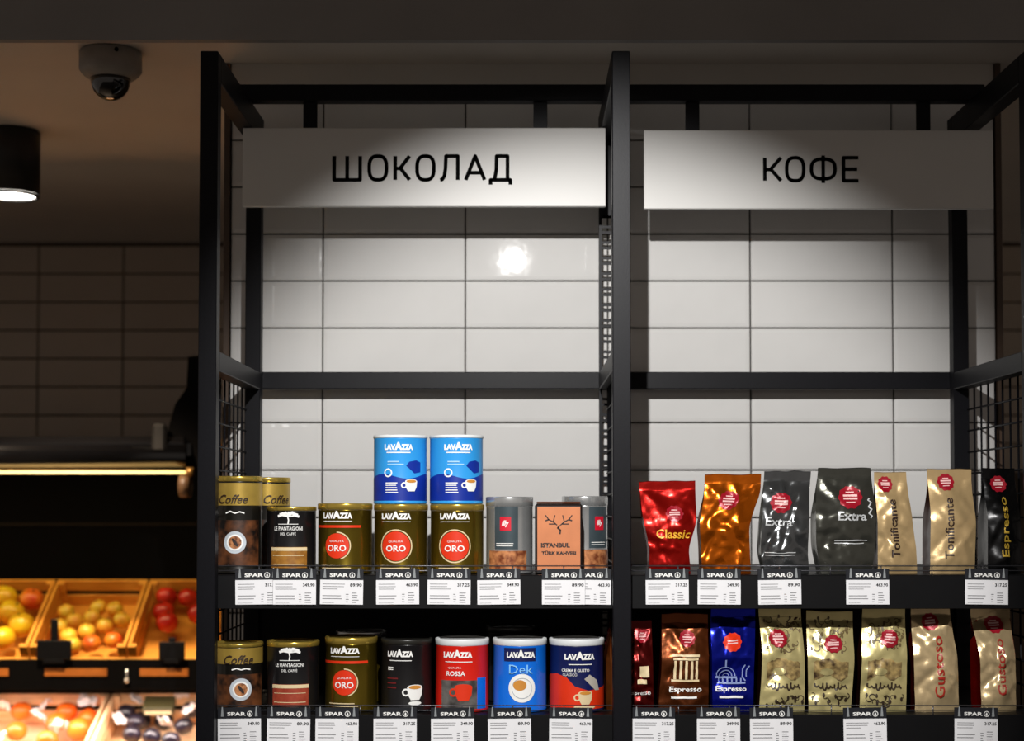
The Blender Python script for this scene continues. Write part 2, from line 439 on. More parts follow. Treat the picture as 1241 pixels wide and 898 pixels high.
make_sign('hanging white sign over the pouches reading КОФЕ', 'КОФЕ', 0.2483, 0.9467, 2.0965, 2.2545,
    [('К', (lx(925), lx(949))), ('О', (lx(951.5), lx(976.5))), ('Ф', (lx(981.5), lx(1014.5))), ('Е', (lx(1020.5), lx(1043)))],
    2.1490, 0.0535, (lx(840), lx(1121)))

# ------------------------------------------------------------------ tins
def tin(name, label, x, y, z, R, H, decals, body, lid, rot=0.0, lidh=0.012, group=None, base=None):
    t = thing(name, label, 'tin', (x, y, z), rot, group)
    b = MB(); b.lathe([(R*0.96, 0.0), (R*1.008, 0.0012), (R*1.008, 0.004), (R, 0.0052), (R, H-lidh-0.001), (R*1.008, H-lidh)], 48)
    b.build('body', body, t)
    l = MB(); l.lathe([(R*1.004, H-lidh+0.0002), (R*1.022, H-lidh+0.0012), (R*1.022, H-0.0022), (R*1.012, H-0.0004), (R*0.985, H), (R*0.95, H-0.0012), (R*0.94, H-0.003)], 48)
    l.build('lid', lid, t)
    cuts = [i*0.005 for i in range(-30, 31)]
    for i, (nm, m, shapes) in enumerate(decals):
        rr = R + 0.00035*(i+1)
        link(nm, decal_mesh(nm, shapes, lambda s, v, rr=rr: (rr*math.sin(s/R), -rr*math.cos(s/R), v), cuts), m, t)
    return t
def cup(cx, cy, k):
    w = [sh_poly([(cx-k, cy+0.6*k), (cx-0.9*k, cy-0.3*k), (cx-0.55*k, cy-0.95*k), (cx+0.55*k, cy-0.95*k), (cx+0.9*k, cy-0.3*k), (cx+k, cy+0.6*k)]),
         ell(cx, cy+0.6*k, k, 0.34*k), ring(cx-1.15*k, cy, 0.28*k, 0.48*k, 16)]
    c = [ell(cx, cy+0.62*k, 0.8*k, 0.24*k)]
    return w, c
M_coffee = mat('coffee brown print', 'b06a28', 0.45, col2='d99a52', mix_scale=120)
M_bodyblack = mat('black printed tin', '131214', 0.32, coat=0.2)
M_navy = mat('navy printed tin', '101a52', 0.35, coat=0.2)
M_skyblue = mat('sky blue printed tin', '2f9be6', 0.35, coat=0.2, var=0.02)
M_deepblue = mat('deep blue print', '0e2f9c', 0.35)
M_dekblue = mat('vivid blue printed tin', '0a6fe0', 0.35, coat=0.2, var=0.02)
M_red = mat('red printed tin', 'd81f10', 0.35, coat=0.2, var=0.02)
M_paleblue = mat('pale blue print', 'a9d6f5', 0.4)
M_whitelid = mat('white plastic lid', 'dfe2e2', 0.4, var=0.02)
M_wood1 = mat('light brown print', 'a9762f', 0.4, col2='8a5a20', mix_scale=60)
M_brownred = mat('red brown print', '8f3322', 0.4, col2='a34630', mix_scale=60)
M_darkbrown = mat('dark brown print', '2e1a0f', 0.45, col2='5b371c', mix_scale=70)

def oro_decals(H, dx=-0.006, band=False):
    cz = H*0.40; r = 0.0265 if not band else 0.0225
    ds = []
    if band: ds.append(('red_band', M_redink, [rect(-0.062, H*0.655, dx+0.045, H*0.69)]))
    ds.append(('emblem_ring', M_cream, [ring(dx, cz, r*1.04, r*1.13, 40, -0.4*math.pi, 0.5*math.pi)] if band else [ring(dx, cz, r*1.06, r*1.14, 40)]))
    ds.append(('emblem', M_redink, [ell(dx, cz, r, r, 36)]))
    ds.append(('brand_lettering', M_white, wordmark(dx, H*0.825, 0.054, 0.0105) + [rect(dx-0.027, H*0.745, dx+0.027, H*0.752)]))
    ds.append(('lettering', M_white, [text('ORO', dx, cz-0.004, 0.036 if not band else 0.034, 0.0115, bold=0.02), text('QUALITÀ', dx, cz+0.0085, 0.026, 0.0045)]))
    ds.append(('small_print', M_cream, bars(dx-0.03, H*0.08, dx+0.03, H*0.15, 2, 0.35, 3)))
    return ds
def palm_decals(H, band_m):
    tr = [stroke([(0, H*0.74), (0.001, H*0.80), (-0.001, H*0.86)], 0.0022), rect(-0.018, H*0.735, 0.018, H*0.743)]
    for a, ln in ((-0.2, .019), (0.25, .017), (0.75, .014), (1.4, .009), (2.2, .012), (2.75, .016), (3.25, .018)):
        p0 = (0, H*0.86); p1 = (ln*0.6*math.cos(a), H*0.865+ln*0.35*math.sin(a)+0.002); p2 = (ln*1.05*math.cos(a), H*0.862+ln*math.sin(a)*0.38)
        tr.append(stroke([p0, p1, p2], 0.0042))
    return [('picture_band', band_m, [rect(-0.034, H*0.09, 0.036, H*0.40)]),
            ('stripe', M_cream, [rect(-0.034, H*0.345, 0.036, H*0.395), rect(-0.03, H*0.27, 0.03, H*0.278), rect(-0.03, H*0.14, 0.03, H*0.15)]),
            ('lettering', M_white, tr + [text('LE PIANTAGIONI', 0, H*0.675, 0.052, 0.0066, bold=0.01), text('DEL CAFFÈ', 0, H*0.60, 0.028, 0.0058)])]
def coffee_decals(H):
    z = H*0.30
    return [('gold_band', mat('light gold band', 'c0a04a', 0.32, 0.5), [rect(-0.075, H*0.70, 0.075, H*0.93)]),
            ('picture', mat('coffee bean picture', '0b0605', 0.4, col2='6a3d20', mix_scale=38), [rect(-0.05, H*0.08, 0.05, H*0.55)]),
            ('saucer', mat('pale blue grey print', 'c6ced6', 0.4), [ell(0.002, z+0.004, 0.020, 0.020, 30)]), ('cup_rim', M_white, [ring(0.002, z+0.004, 0.0115, 0.0145, 28)]),
            ('coffee', mat('espresso print', '6b3a1e', 0.4, col2='c08355', mix_scale=140), [ell(0.002, z+0.004, 0.0115, 0.0115, 24)]),
            ('bean_mark', mat('dark brown ink', '2a1712', 0.5), [xf(ell(0, 0, 0.0028, 0.009, 16), 1, 1, 0.6, 0.002, z+0.004)]),
            ('lettering', mat('brown script ink', '2c1808', 0.6), [text('Coffee', -0.002, H*0.765, 0.052, 0.016, shear=0.35, bold=0.01)]),
            ('brand_script', M_white, [stroke([(-0.014, H*0.62), (-0.006, H*0.64), (0.002, H*0.62), (0.01, H*0.635), (0.018, H*0.62)], 0.0022)])]
def blue_decals(H):
    w, c = cup(0.0235, H*0.27, 0.0115)
    wave = [(-0.075, 0.006), (0.075, 0.006), (0.075, H*0.38)] + [(0.075-0.15*i/20, H*(0.40+0.035*math.sin(i*0.5+0.8))) for i in range(1, 21)]
    return [('lower_field', M_deepblue, [sh_poly(wave), sh_poly([(0.014, H*0.55), (0.02, H*0.61), (0.034, H*0.63), (0.044, H*0.6), (0.044, H*0.46), (0.03, H*0.44)])]),
            ('lettering', M_white, wordmark(0.0, H*0.82, 0.052, 0.0105) + [rect(-0.022, H*0.735, 0.022, H*0.75), ring(-0.019, H*0.45, 0.0055, 0.008, 20)] + bars(-0.024, H*0.16, 0.006, H*0.33, 5, 0.4, 5)),
            ('pale_print', M_paleblue, bars(-0.02, H*0.56, 0.012, H*0.64, 2, 0.45, 8)),
            ('cup_print', M_white, w), ('coffee_print', mat('caramel print', 'd8923c', 0.4), c)]
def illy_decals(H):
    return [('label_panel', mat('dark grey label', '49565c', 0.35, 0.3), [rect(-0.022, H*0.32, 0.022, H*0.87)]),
            ('reflection_band', mat('copper reflection print', '7a3d22', 0.4, 0.2, col2='d08a58', mix_scale=90), [rect(-0.036, H*0.05, 0.04, H*0.30)]),  # mottled brown band paints in the reflection of nearby products
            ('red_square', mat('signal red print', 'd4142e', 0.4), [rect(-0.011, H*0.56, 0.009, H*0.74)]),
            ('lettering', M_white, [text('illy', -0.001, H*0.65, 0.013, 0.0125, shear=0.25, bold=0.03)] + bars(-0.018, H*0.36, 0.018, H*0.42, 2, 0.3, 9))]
UZ = 1.3802; LZ = 1.1328; TY = 2.921
G1 = 'tins on the upper shelf'; G2 = 'tins on the lower shelf'
M_gb = mat('black and gold tin', '15130f', 0.3, coat=0.3)
tin('coffee_tin', 'tall black and gold coffee tin with cup picture, front left of upper shelf', -0.5145, TY, UZ, 0.0435, 0.1765, coffee_decals(0.1765), M_gb, M_goldlid, 0.0, 0.010, G1)
tin('coffee_tin', 'tall gold-topped coffee tin standing behind the tin with the tawny band', -0.4800, 3.035, UZ, 0.0435, 0.1765, coffee_decals(0.1765), M_gb, M_goldlid, math.radians(38), 0.010, G1)
tin('coffee_tin', 'black tin with white tree and tawny band on upper shelf', -0.4170, TY, UZ, 0.0445, 0.1215, palm_decals(0.1215, M_wood1), M_bodyblack, M_goldlid, 0, 0.008, G1)
tin('coffee_tin', 'gold tin with red band and ORO circle on upper shelf', -0.3190, TY, UZ, 0.0490, 0.1274, oro_decals(0.1274, -0.010, True), M_gold, M_goldlid, 0, 0.012, G1)
tin('coffee_tin', 'gold ORO tin without red band on upper shelf, under the left blue tin', -0.2170, TY, UZ, 0.0485, 0.1259, oro_decals(0.1259), M_gold, M_goldlid, 0, 0.012, G1)
tin('coffee_tin', 'gold ORO tin without red band on upper shelf, beside the silver tin', -0.1145, TY, UZ, 0.0485, 0.1259, oro_decals(0.1259, -0.003), M_gold, M_goldlid, 0, 0.012, G1)
tin('coffee_tin', 'left of two blue tins stacked on the gold ORO tins', -0.2185, TY, UZ+0.1261, 0.0485, 0.1250, blue_decals(0.125), M_skyblue, M_whitelid, 0, 0.006, 'blue tins stacked on gold tins')
tin('coffee_tin', 'right of two blue tins stacked on the gold ORO tins', -0.1160, TY, UZ+0.1261, 0.0485, 0.1250, blue_decals(0.125), M_skyblue, M_whitelid, math.radians(7), 0.006, 'blue tins stacked on gold tins')
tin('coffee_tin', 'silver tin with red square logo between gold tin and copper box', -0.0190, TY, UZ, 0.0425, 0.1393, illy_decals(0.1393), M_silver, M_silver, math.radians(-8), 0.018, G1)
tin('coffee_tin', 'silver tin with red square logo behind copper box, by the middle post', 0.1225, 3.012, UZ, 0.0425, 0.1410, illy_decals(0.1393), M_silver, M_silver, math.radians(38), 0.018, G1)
# copper box
bx = thing('coffee_box', 'copper-coloured box with black edges and stag antler ornament', 'box', (0.0700, 2.875, UZ), 0, G1)
MB().box(-0.0425, 0.0425, 0, 0.058, 0, 0.126, 0.003).build('body', mat('black box', '1a1311', 0.4), bx)
MB().box(-0.0405, 0.0405, 0.002, 0.056, 0.1262, 0.1302, 0.002).build('lid', mat('dark copper lid', '6b3a24', 0.3, 0.5), bx)
flat_decal('front_panel', mat('copper printed card', 'd98a5e', 0.35, 0.25, var=0.05), [rect(-0.0385, 0.006, 0.0385, 0.121)], bx, -0.0004)
orn = []
for s in (-1, 1):
    orn += [stroke([(s*0.003, 0.088), (s*0.010, 0.094), (s*0.018, 0.098), (s*0.024, 0.106)], 0.002), stroke([(s*0.010, 0.094), (s*0.007, 0.106)], 0.002), stroke([(s*0.018, 0.098), (s*0.024, 0.096)], 0.0025), stroke([(s*0.006, 0.09), (s*0.018, 0.09)], 0.002)]
orn += [stroke([(0.002, 0.088), (-0.002, 0.083), (0.003, 0.079), (0.002, 0.072)], 0.0028), text('ISTANBUL', -0.006, 0.052, 0.052, 0.0085, bold=0.05), text('TÜRK KAHVESI', 0.0, 0.0385, 0.062, 0.008, bold=0.05)]
flat_decal('lettering', mat('dark brown ink', '2a1712', 0.5), orn, bx, -0.0008)
# lower row
tin('coffee_tin', 'short black and gold coffee tin, far left of lower shelf', -0.5130, TY, LZ, 0.0445, 0.1230, coffee_decals(0.123), M_gb, M_goldlid, math.radians(14), 0.008, G2)
tin('coffee_tin', 'black tin with white tree and red-brown band on lower shelf', -0.4130, TY, LZ, 0.0470, 0.1259, palm_decals(0.1259, M_brownred), M_bodyblack, M_goldlid, 0, 0.010, G2)
tin('coffee_tin', 'gold tin with red band and ORO circle on lower shelf', -0.3070, TY, LZ, 0.0468, 0.1333, oro_decals(0.1333, -0.008, True), M_gold, M_goldlid, 0, 0.012, G2)
w, c = cup(0.0185, 0.036, 0.0145)
H = 0.1304
tin('coffee_tin', 'all black tin with white espresso cup on lower shelf', -0.2060, TY, LZ, 0.0460, H,
    [('lettering', M_white, wordmark(-0.010, H*0.80, 0.048, 0.0105) + [rect(-0.03, H*0.705, 0.012, H*0.715)] + bars(-0.034, H*0.58, -0.016, H*0.64, 2, 0.4, 2)),
     ('cup_print', M_white, w + [ell(0.0185, 0.0165, 0.012, 0.0035)]), ('coffee_print', mat('caramel print', 'd8923c', 0.4), c),
     ('small_print', mat('dim red print', '6e1a1c', 0.5), bars(-0.034, H*0.33, -0.008, H*0.52, 3, 0.3, 6))], M_bodyblack, mat('dark lid', '24231f', 0.35), 0, 0.010, G2)
w, c = cup(0.004, 0.036, 0.016)
tin('coffee_tin', 'red tin with white lid and lettering ROSSA on lower shelf', -0.1050, TY, LZ, 0.0482, H,
    [('lower_field', mat('dark grey print', '3a3735', 0.4, col2='6f6a66', mix_scale=40), [rect(-0.04, 0.006, 0.03, H*0.44)]), ('blue_stripe', M_dekblue, [rect(0.030, 0.006, 0.052, H*0.47)]),
     ('cup_print', M_redink, w),
     ('lettering', M_white, wordmark(-0.007, H*0.79, 0.052, 0.0108) + [rect(-0.03, H*0.69, 0.02, H*0.70), text('QUALITÀ', -0.012, H*0.615, 0.024, 0.0045), text('ROSSA', -0.010, H*0.535, 0.034, 0.0085, bold=0.02)])], M_red, M_whitelid, 0, 0.012, G2)
tin('coffee_tin', 'vivid blue tin with round white saucer and lettering Dek', 0.0, TY, LZ, 0.0482, H,
    [('name_panel', M_navy, [sh_poly([(-0.03, H*0.70), (0.03, H*0.70), (0.03, H*0.885), (-0.03, H*0.885)])]),
     ('saucer_print', M_white, [ell(0.004, H*0.335, 0.0245, 0.0255, 32)]), ('coffee_print', mat('caramel print', 'd8923c', 0.4), [ell(0.000, H*0.375, 0.012, 0.0095, 24)]),
     ('small_print', mat('pale grey print', 'b5bdc6', 0.4), [ring(0.004, H*0.335, 0.0175, 0.0185, 30)]),
     ('lettering', M_white, wordmark(0.002, H*0.79, 0.05, 0.0108)), ('pale_lettering', mat('light blue print', '8fd0ff', 0.4), [text('Dek', 0.002, H*0.595, 0.042, 0.016)])], M_dekblue, M_whitelid, 0, 0.012, G2)
w, c = cup(0.014, 0.027, 0.013)
tin('coffee_tin', 'navy and orange-red tin with white lid and pouring cup picture', 0.1035, TY, LZ, 0.0492, H,
    [('lower_field', M_redink, [sh_poly([(-0.075, 0.006), (0.075, 0.006), (0.075, H*0.36), (0.05, H*0.33), (0.02, H*0.30), (-0.005, H*0.36), (-0.02, H*0.48), (-0.04, H*0.53), (-0.075, H*0.50)])]),
     ('pour_print', mat('grey beige print', 'b9b2a6', 0.4), [sh_poly([(0.012, H*0.46), (0.022, H*0.52), (0.038, H*0.44), (0.044, H*0.30), (0.034, H*0.30)])]),
     ('cup_print', M_cream, w + [ell(0.013, 0.010, 0.02, 0.004)]), ('coffee_print', mat('caramel print', 'd8923c', 0.4), c),
     ('lettering', M_white, wordmark(0.004, H*0.765, 0.054, 0.011) + [rect(-0.016, H*0.655, 0.026, H*0.665), text('CREMA E GUSTO', -0.004, H*0.58, 0.05, 0.0052, bold=0.01), text('CLASSICO', -0.014, H*0.52, 0.026, 0.0048)])], M_navy, M_whitelid, 0, 0.012, G2)
tin('coffee_tin', 'dark tin in the back row behind the vivid blue tin', -0.018, 3.06, LZ, 0.046, 0.142, [], M_bodyblack, mat('dark lid', '24231f', 0.35), 0, 0.012, G2)
tin('coffee_tin', 'gold-lidded tin in the back row behind the gold ORO tin on lower shelf', -0.302, 3.06, LZ, 0.047, 0.1333, [], M_gold, M_silver, 0, 0.012, G2)

# ------------------------------------------------------------------ foil pouches
def interp(rows, z, k):
    if z <= rows[0][0]: return rows[0][k]
    for a, b in zip(rows[:-1], rows[1:]):
        if z <= b[0]:
            t = (z-a[0])/(b[0]-a[0]); return a[k]+(b[k]-a[k])*t
    return rows[-1][k]
def smooth_interp(rows, z, k, H):
    return sum(interp(rows, min(H, max(0, z+d*H*0.03)), k) for d in (-2, -1, 0, 1, 2))/5.0
def sstep(a, b, x):
    t = min(1, max(0, (x-a)/(b-a))); return t*t*(3-2*t)
def pouch(label, X, Y, z0, rows, D, front_m, side_m, decals, seed=1, wr=1.0, rotz=0.0, group=None, lean=0.0, seal_m=None, hard=0.0):
    rg = random.Random(seed)
    H = rows[-1][0]; Wref = sum(r[2]-r[1] for r in rows)/len(rows)
    NU, NV = 24, 38
    creases = []
    for i in range(22):
        creases.append((rg.uniform(-1, 1), rg.uniform(0.05, 0.95), rg.uniform(0, math.pi), rg.uniform(0.15, 0.45), rg.uniform(0.018, 0.07), rg.uniform(-1, 1)*0.0040))
    # folds that run in from the top corners, as foil bags have
    for sx in (-1, 1):
        creases.append((sx*0.55, 0.80, sx*rg.uniform(0.6, 1.0), 0.32, 0.045, 0.0048)); creases.append((sx*0.8, 0.25, -sx*rg.uniform(0.7, 1.2), 0.3, 0.04, -0.0045))
    off = Vector((seed*3.7, seed*1.3, 0))
    def wrk(u, v):
        x = u*Wref/2/H*1.0; s = 0.0
        for (u0, v0, ph, Lc, wc, a) in creases:
            dx = (u-u0)*Wref/2/H; dy = v-v0
            al = dx*math.cos(ph)+dy*math.sin(ph); pe = -dx*math.sin(ph)+dy*math.cos(ph)
            s += a*math.exp(-abs(pe)/wc)*math.exp(-(al/Lc)**2)
        s += 0.0030*noise.noise(Vector((x*6, v*6, 0))+off) + 0.0014*noise.noise(Vector((x*15, v*15, 3))+off)
        s += 0.0016*abs(noise.noise(Vector((x*9+v*4, v*9-x*4, 7))+off))
        return s*wr*sstep(0, 0.06, v)*(1-sstep(0.84, 0.93, v)*0.85)*(1-0.6*abs(u)**6)
    def hd(v):
        return D/2*(1-0.97*sstep(0.50, 0.93, v)**0.85)*(0.90+0.10*sstep(0, 0.1, v))
    def edge(v):
        z = v*H
        return smooth_interp(rows, z, 1, H), smooth_interp(rows, z, 2, H)
    topz = lambda u: 0.0022*noise.noise(Vector((u*1.5, seed*9.1, 0)))
    def P(u, v, sgn):
        l, r = edge(v); x = (l+r)/2+(r-l)/2*u
        h = hd(v)
        y = sgn*(h*(0.78+0.22*(1-u*u)) + (wrk(u, v) if sgn < 0 else 0.0))
        y += lean*v*v
        return Vector((x, y, v*H+topz(u)*v))
    front = [[P(-1+2*i/NU, j/NV, -1) for i in range(NU+1)] for j in range(NV+1)]
    t = thing('coffee_pouch', label, 'coffee pouch', (X, Y+D/2*0.98, z0), rotz, group)
    JS = int(NV*0.92)
    b = MB(); vs = [p for row in front[:JS+1] for p in row]
    b.add(vs, [(j*(NU+1)+i, j*(NU+1)+i+1, (j+1)*(NU+1)+i+1, (j+1)*(NU+1)+i) for j in range(JS) for i in range(NU)], True)
    b.build('front_panel', front_m, t)
    # top seal: pressed strip with fine ribs
    b = MB(); vs = []; fs = []
    rowsn = NV-JS
    NR = rowsn*3
    for j in range(NR+1):
        v = (JS+rowsn*j/NR)/NV
        for i in range(NU+1):
            p = P(-1+2*i/NU, v, -1); p.y += (0.0005 if j % 2 else -0.0002) if 0 < j < NR else 0
            vs.append(p)
    for j in range(NR):
        for i in range(NU): k0 = j*(NU+1)+i; fs.append((k0, k0+1, k0+NU+2, k0+NU+1))
    b.add(vs, fs, True)
    vs2 = [Vector((p.x, p.y+0.0016, p.z)) for p in vs]; b.add(vs2, [tuple(reversed(f)) for f in fs], True)
    n0 = len(vs); rim = [(NR*(NU+1)+i, NR*(NU+1)+i+1, n0+NR*(NU+1)+i+1, n0+NR*(NU+1)+i) for i in range(NU)]
    b.f += [tuple(reversed(f)) for f in rim]; b.smooth += [False]*len(rim)
    b.build('top_seal', seal_m or front_m, t)
    # side gussets (fold inwards towards the top) and back
    for sgn, nm in ((-1, 'side_gusset'), (1, 'side_gusset')):
        b = MB(); NS = 8; vs = []
        for j in range(JS+1):
            v = j/NV; l, r = edge(v); xe = l if sgn < 0 else r; h = hd(v)
            yf = front[j][0 if sgn < 0 else NU].y; yb = h*0.78+lean*v*v
            fold = (1-h/(D/2))*0.30*(r-l)*0.5 + 0.0025
            for i in range(NS+1):
                q = i/NS; tri = 1-abs(2*q-1)
                inw = fold*tri + 0.0022*noise.noise(Vector((q*3, v*9, seed+sgn)))*tri*wr
                vs.append((xe - sgn*inw, yf+(yb-yf)*q, v*H))
        fs = [(j*(NS+1)+i, (j+1)*(NS+1)+i, (j+1)*(NS+1)+i+1, j*(NS+1)+i+1) for j in range(JS) for i in range(NS)]
        if sgn < 0: fs = [tuple(f) for f in fs]
        else: fs = [tuple(reversed(f)) for f in fs]
        b.add(vs, fs, True); b.build(nm, side_m, t)
    b = MB(); vs = [P(-1+2*i/8, j/NV, 1) for j in range(JS+1) for i in range(9)]
    b.add(vs, [tuple(reversed((j*9+i, j*9+i+1, (j+1)*9+i+1, (j+1)*9+i))) for j in range(JS) for i in range(8)], True)
    bp = [P(-1+2*i/NU, 0, -1) for i in range(NU+1)] + [P(1-2*i/8, 0, 1) for i in range(9)]
    b.add(bp, [tuple(reversed(range(len(bp))))], False)
    b.build('back_panel', side_m, t)
    # print follows the creased front panel
    uc = [(-1+2*i/NU)*Wref/2 for i in range(NU+1)]; vc = [j/NV*H for j in range(NV+1)]
    def on(s, z, o):
        u = min(1, max(-1, s/(Wref/2))); v = min(1, max(0, z/H))
        fi = (u+1)/2*NU; fj = v*NV; i = min(NU-1, int(fi)); j = min(NV-1, int(fj)); a = fi-i; c = fj-j
        p00, p10, p01, p11 = front[j][i], front[j][i+1], front[j+1][i], front[j+1][i+1]
        p = p00*(1-a)*(1-c)+p10*a*(1-c)+p01*(1-a)*c+p11*a*c
        nn = ((p10-p00)*(1-c)+(p11-p01)*c).cross((p01-p00)*(1-a)+(p11-p10)*a).normalized()
        return p+nn*o
    for k, (nm, m, shapes) in enumerate(decals):
        o = 0.0006+0.00035*k
        link(nm, decal_mesh(nm, shapes, lambda s, z, o=o: on(s, z, o), uc, vc), m, t)
    return t
def foil(name, col, rough=0.2, metal=0.9, var=0.06, col2=None, ms=None):
    return mat(name, col, rough, metal, var=var, scale=25, bump=0.12, bdist=0.003, col2=col2, mix_scale=ms)
def seal(cx, cz, r):
    return [('badge', M_seal, [badge(cx, cz, r)]), ('badge_lettering', M_sealtext, [rect(cx-r*.35, cz+r*.38, cx+r*.35, cz+r*.5), rect(cx-r*.6, cz+r*.06, cx+r*.6, cz+r*.24), rect(cx-r*.6, cz-r*.2, cx+r*.6, cz-r*.04), rect(cx-r*.4, cz-r*.5, cx+r*.4, cz-r*.4)])]
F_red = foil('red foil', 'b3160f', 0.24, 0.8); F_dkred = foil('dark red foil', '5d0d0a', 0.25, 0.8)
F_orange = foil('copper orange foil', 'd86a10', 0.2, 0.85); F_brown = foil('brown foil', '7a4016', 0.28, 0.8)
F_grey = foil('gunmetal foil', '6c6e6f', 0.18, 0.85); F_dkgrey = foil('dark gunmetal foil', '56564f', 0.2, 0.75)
F_gold = foil('pale gold foil', 'cbae7e', 0.27, 0.5); F_choc = foil('chocolate foil', '33180f', 0.3, 0.7)
F_black = foil('black foil', '101011', 0.26, 0.6); F_blue = foil('royal blue foil', '1420a8', 0.22, 0.8)
F_mokka = foil('chestnut foil', '6d3617', 0.26, 0.8); F_champ = foil('champagne foil', 'd6c88c', 0.28, 0.55); F_cream = foil('cream gold foil', 'd8bf92', 0.24, 0.55)
M_yel = mat('warm yellow print', 'f2b431', 0.4, 0.1); M_goldtext = mat('old gold print', 'c9a63a', 0.35, 0.4)
M_silvertext = mat('pale silver print', 'd7dadb', 0.35, 0.3)
PY = 2.885
U = 'coffee pouches on the upper shelf'; Lw = 'coffee pouches on the lower shelf'

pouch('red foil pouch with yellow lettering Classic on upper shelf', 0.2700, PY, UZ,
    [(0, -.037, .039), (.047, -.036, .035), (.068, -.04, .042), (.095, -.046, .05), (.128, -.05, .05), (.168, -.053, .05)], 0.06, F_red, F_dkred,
    seal(0.008, 0.108, 0.014) + [('lettering', M_yel, [text('Classic', 0.006, 0.072, 0.064, 0.0165, bold=0.015)])], 11, 0.8, group=U)
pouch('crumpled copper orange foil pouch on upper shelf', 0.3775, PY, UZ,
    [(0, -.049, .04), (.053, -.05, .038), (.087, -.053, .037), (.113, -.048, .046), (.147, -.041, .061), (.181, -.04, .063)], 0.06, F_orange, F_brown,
    seal(-0.004, 0.133, 0.017), 23, 1.5, group=U)
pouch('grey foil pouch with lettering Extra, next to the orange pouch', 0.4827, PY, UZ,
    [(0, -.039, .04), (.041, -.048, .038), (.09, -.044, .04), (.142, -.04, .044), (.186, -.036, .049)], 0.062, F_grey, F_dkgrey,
    seal(-0.010, 0.128, 0.0185) + [('lettering', M_silvertext, [text('Extra', -0.012, 0.094, 0.048, 0.0155, rot=-0.05, bold=0.015)]), ('small_print', M_silvertext, bars(-0.035, 0.033, 0.02, 0.042, 2, 0.3, 4))], 31, 1.2, group=U)
pouch('larger dark grey foil pouch with lettering Extra, beside the tan pouch', 0.5895, PY-0.004, UZ,
    [(0, -.045, .046), (.05, -.055, .052), (.107, -.055, .054), (.15, -.050, .053), (.192, -.045, .050)], 0.066, F_dkgrey, F_dkgrey,
    seal(0.008, 0.138, 0.0205) + [('lettering', M_silvertext, [text('Extra', 0.010, 0.104, 0.048, 0.0155, rot=-0.03, bold=0.015)]), ('small_print', M_silvertext, [rect(-0.02, 0.06, 0.036, 0.0615), rect(-0.02, 0.054, 0.03, 0.0555)]), ('side_lettering', M_silvertext, [stroke([(0.041+0.003*math.sin(i*2.1), 0.10+0.004*i) for i in range(10)], 0.0022)])], 47, 1.1, group=U)
pouch('narrow tan pouch with vertical lettering beside the dark grey pouch', 0.6768, PY, UZ,
    [(0, -.030, .041), (.041, -.030, .04), (.092, -.030, .033), (.184, -.031, .027)], 0.055, F_gold, F_choc,
    seal(-0.012, 0.162, 0.0145) + [('lettering', mat('dark brown ink', '2a1712', 0.5), [text('Tonificante', -0.004, 0.082, 0.104, 0.0145, rot=math.pi/2, bold=0.012)])], 53, 1.0, group=U)
pouch('tan pouch with brown side and vertical lettering near right post', 0.7828, PY, UZ,
    [(0, -.041, .039), (.083, -.040, .042), (.142, -.037, .042), (.19, -.038, .043)], 0.075, F_gold, F_choc,
    seal(-0.008, 0.166, 0.0155) + [('lettering', mat('dark brown ink', '2a1712', 0.5), [text('Tonificante', -0.008, 0.082, 0.110, 0.0155, rot=math.pi/2, bold=0.012)])], 61, 0.8, group=U)
pouch('black pouch with gold vertical lettering Espresso at right end', 0.8755, PY, UZ,
    [(0, -.030, .030), (.192, -.028, .030)], 0.08, F_black, F_black,
    seal(-0.003, 0.163, 0.015) + [('lettering', M_goldtext, [text('Espresso', 0.002, 0.085, 0.108, 0.016, rot=math.pi/2, bold=0.012)])], 67, 0.7, group=U)
# lower shelf
temple = [rect(-.024, .098, .026, .102), rect(-.022, .092, .024, .0955)] + [rect(x-.0022, .058, x+.0022, .091) for x in (-.018, -.008, .002, .012, .021)] + [rect(-.024, .054, .026, .0575)]
pouch('slim brown pouch turned sideways between the navy tin and the middle post', 0.1655, 2.935, LZ,
    [(0, -.036, .038), (.165, -.036, .036)], 0.022, F_mokka, F_brown, seal(0.0, 0.13, 0.015), 71, 0.5, rotz=-math.pi/2, group=Lw)
pouch('dark red-brown pouch half hidden by the middle post on lower shelf', 0.2170, PY, LZ,
    [(0, -.025, .024), (.163, -.024, .022)], 0.05, F_dkred, F_choc,
    seal(0.006, 0.135, 0.012) + [('picture', M_cream, [rect(0.0, .062, .016, .082), rect(-.004, .05, .012, .058)]), ('lettering', M_white, [text('Espresso', 0.0, 0.033, 0.036, 0.009)])], 73, 1.0, group=Lw)
pouch('brown pouch with temple picture and lettering Espresso', 0.2960, PY, LZ,
    [(0, -.046, .043), (.032, -.045, .044), (.069, -.041, .044), (.121, -.039, .045), (.175, -.038, .046)], 0.06, F_mokka, F_dkred,
    seal(0.004, 0.130, 0.0145) + [('picture', M_cream, temple), ('lettering', M_white, [text('Espresso', 0.002, 0.039, 0.056, 0.0125, bold=0.02), rect(-.022, .024, .022, .0275)])], 79, 0.8, group=Lw)
dome = [ring(-.014, .064, .016, .0175, 24, 0, math.pi), ring(-.014, .064, .0105, .012, 20, 0, math.pi), ring(-.014, .064, .005, .0062, 16, 0, math.pi), rect(-.033, .060, .006, .0635), rect(-.0155, .081, -.0125, .094), rect(-.030, .050, .022, .053), stroke([(.022, .084), (.017, .076), (.016, .062), (.022, .055)], .0022), stroke([(.030, .082), (.024, .074), (.024, .062)], .0018)] + [rect(x, .0535, x+.0025, .06) for x in (-.028, -.020, -.012, -.004, .004, .012)]
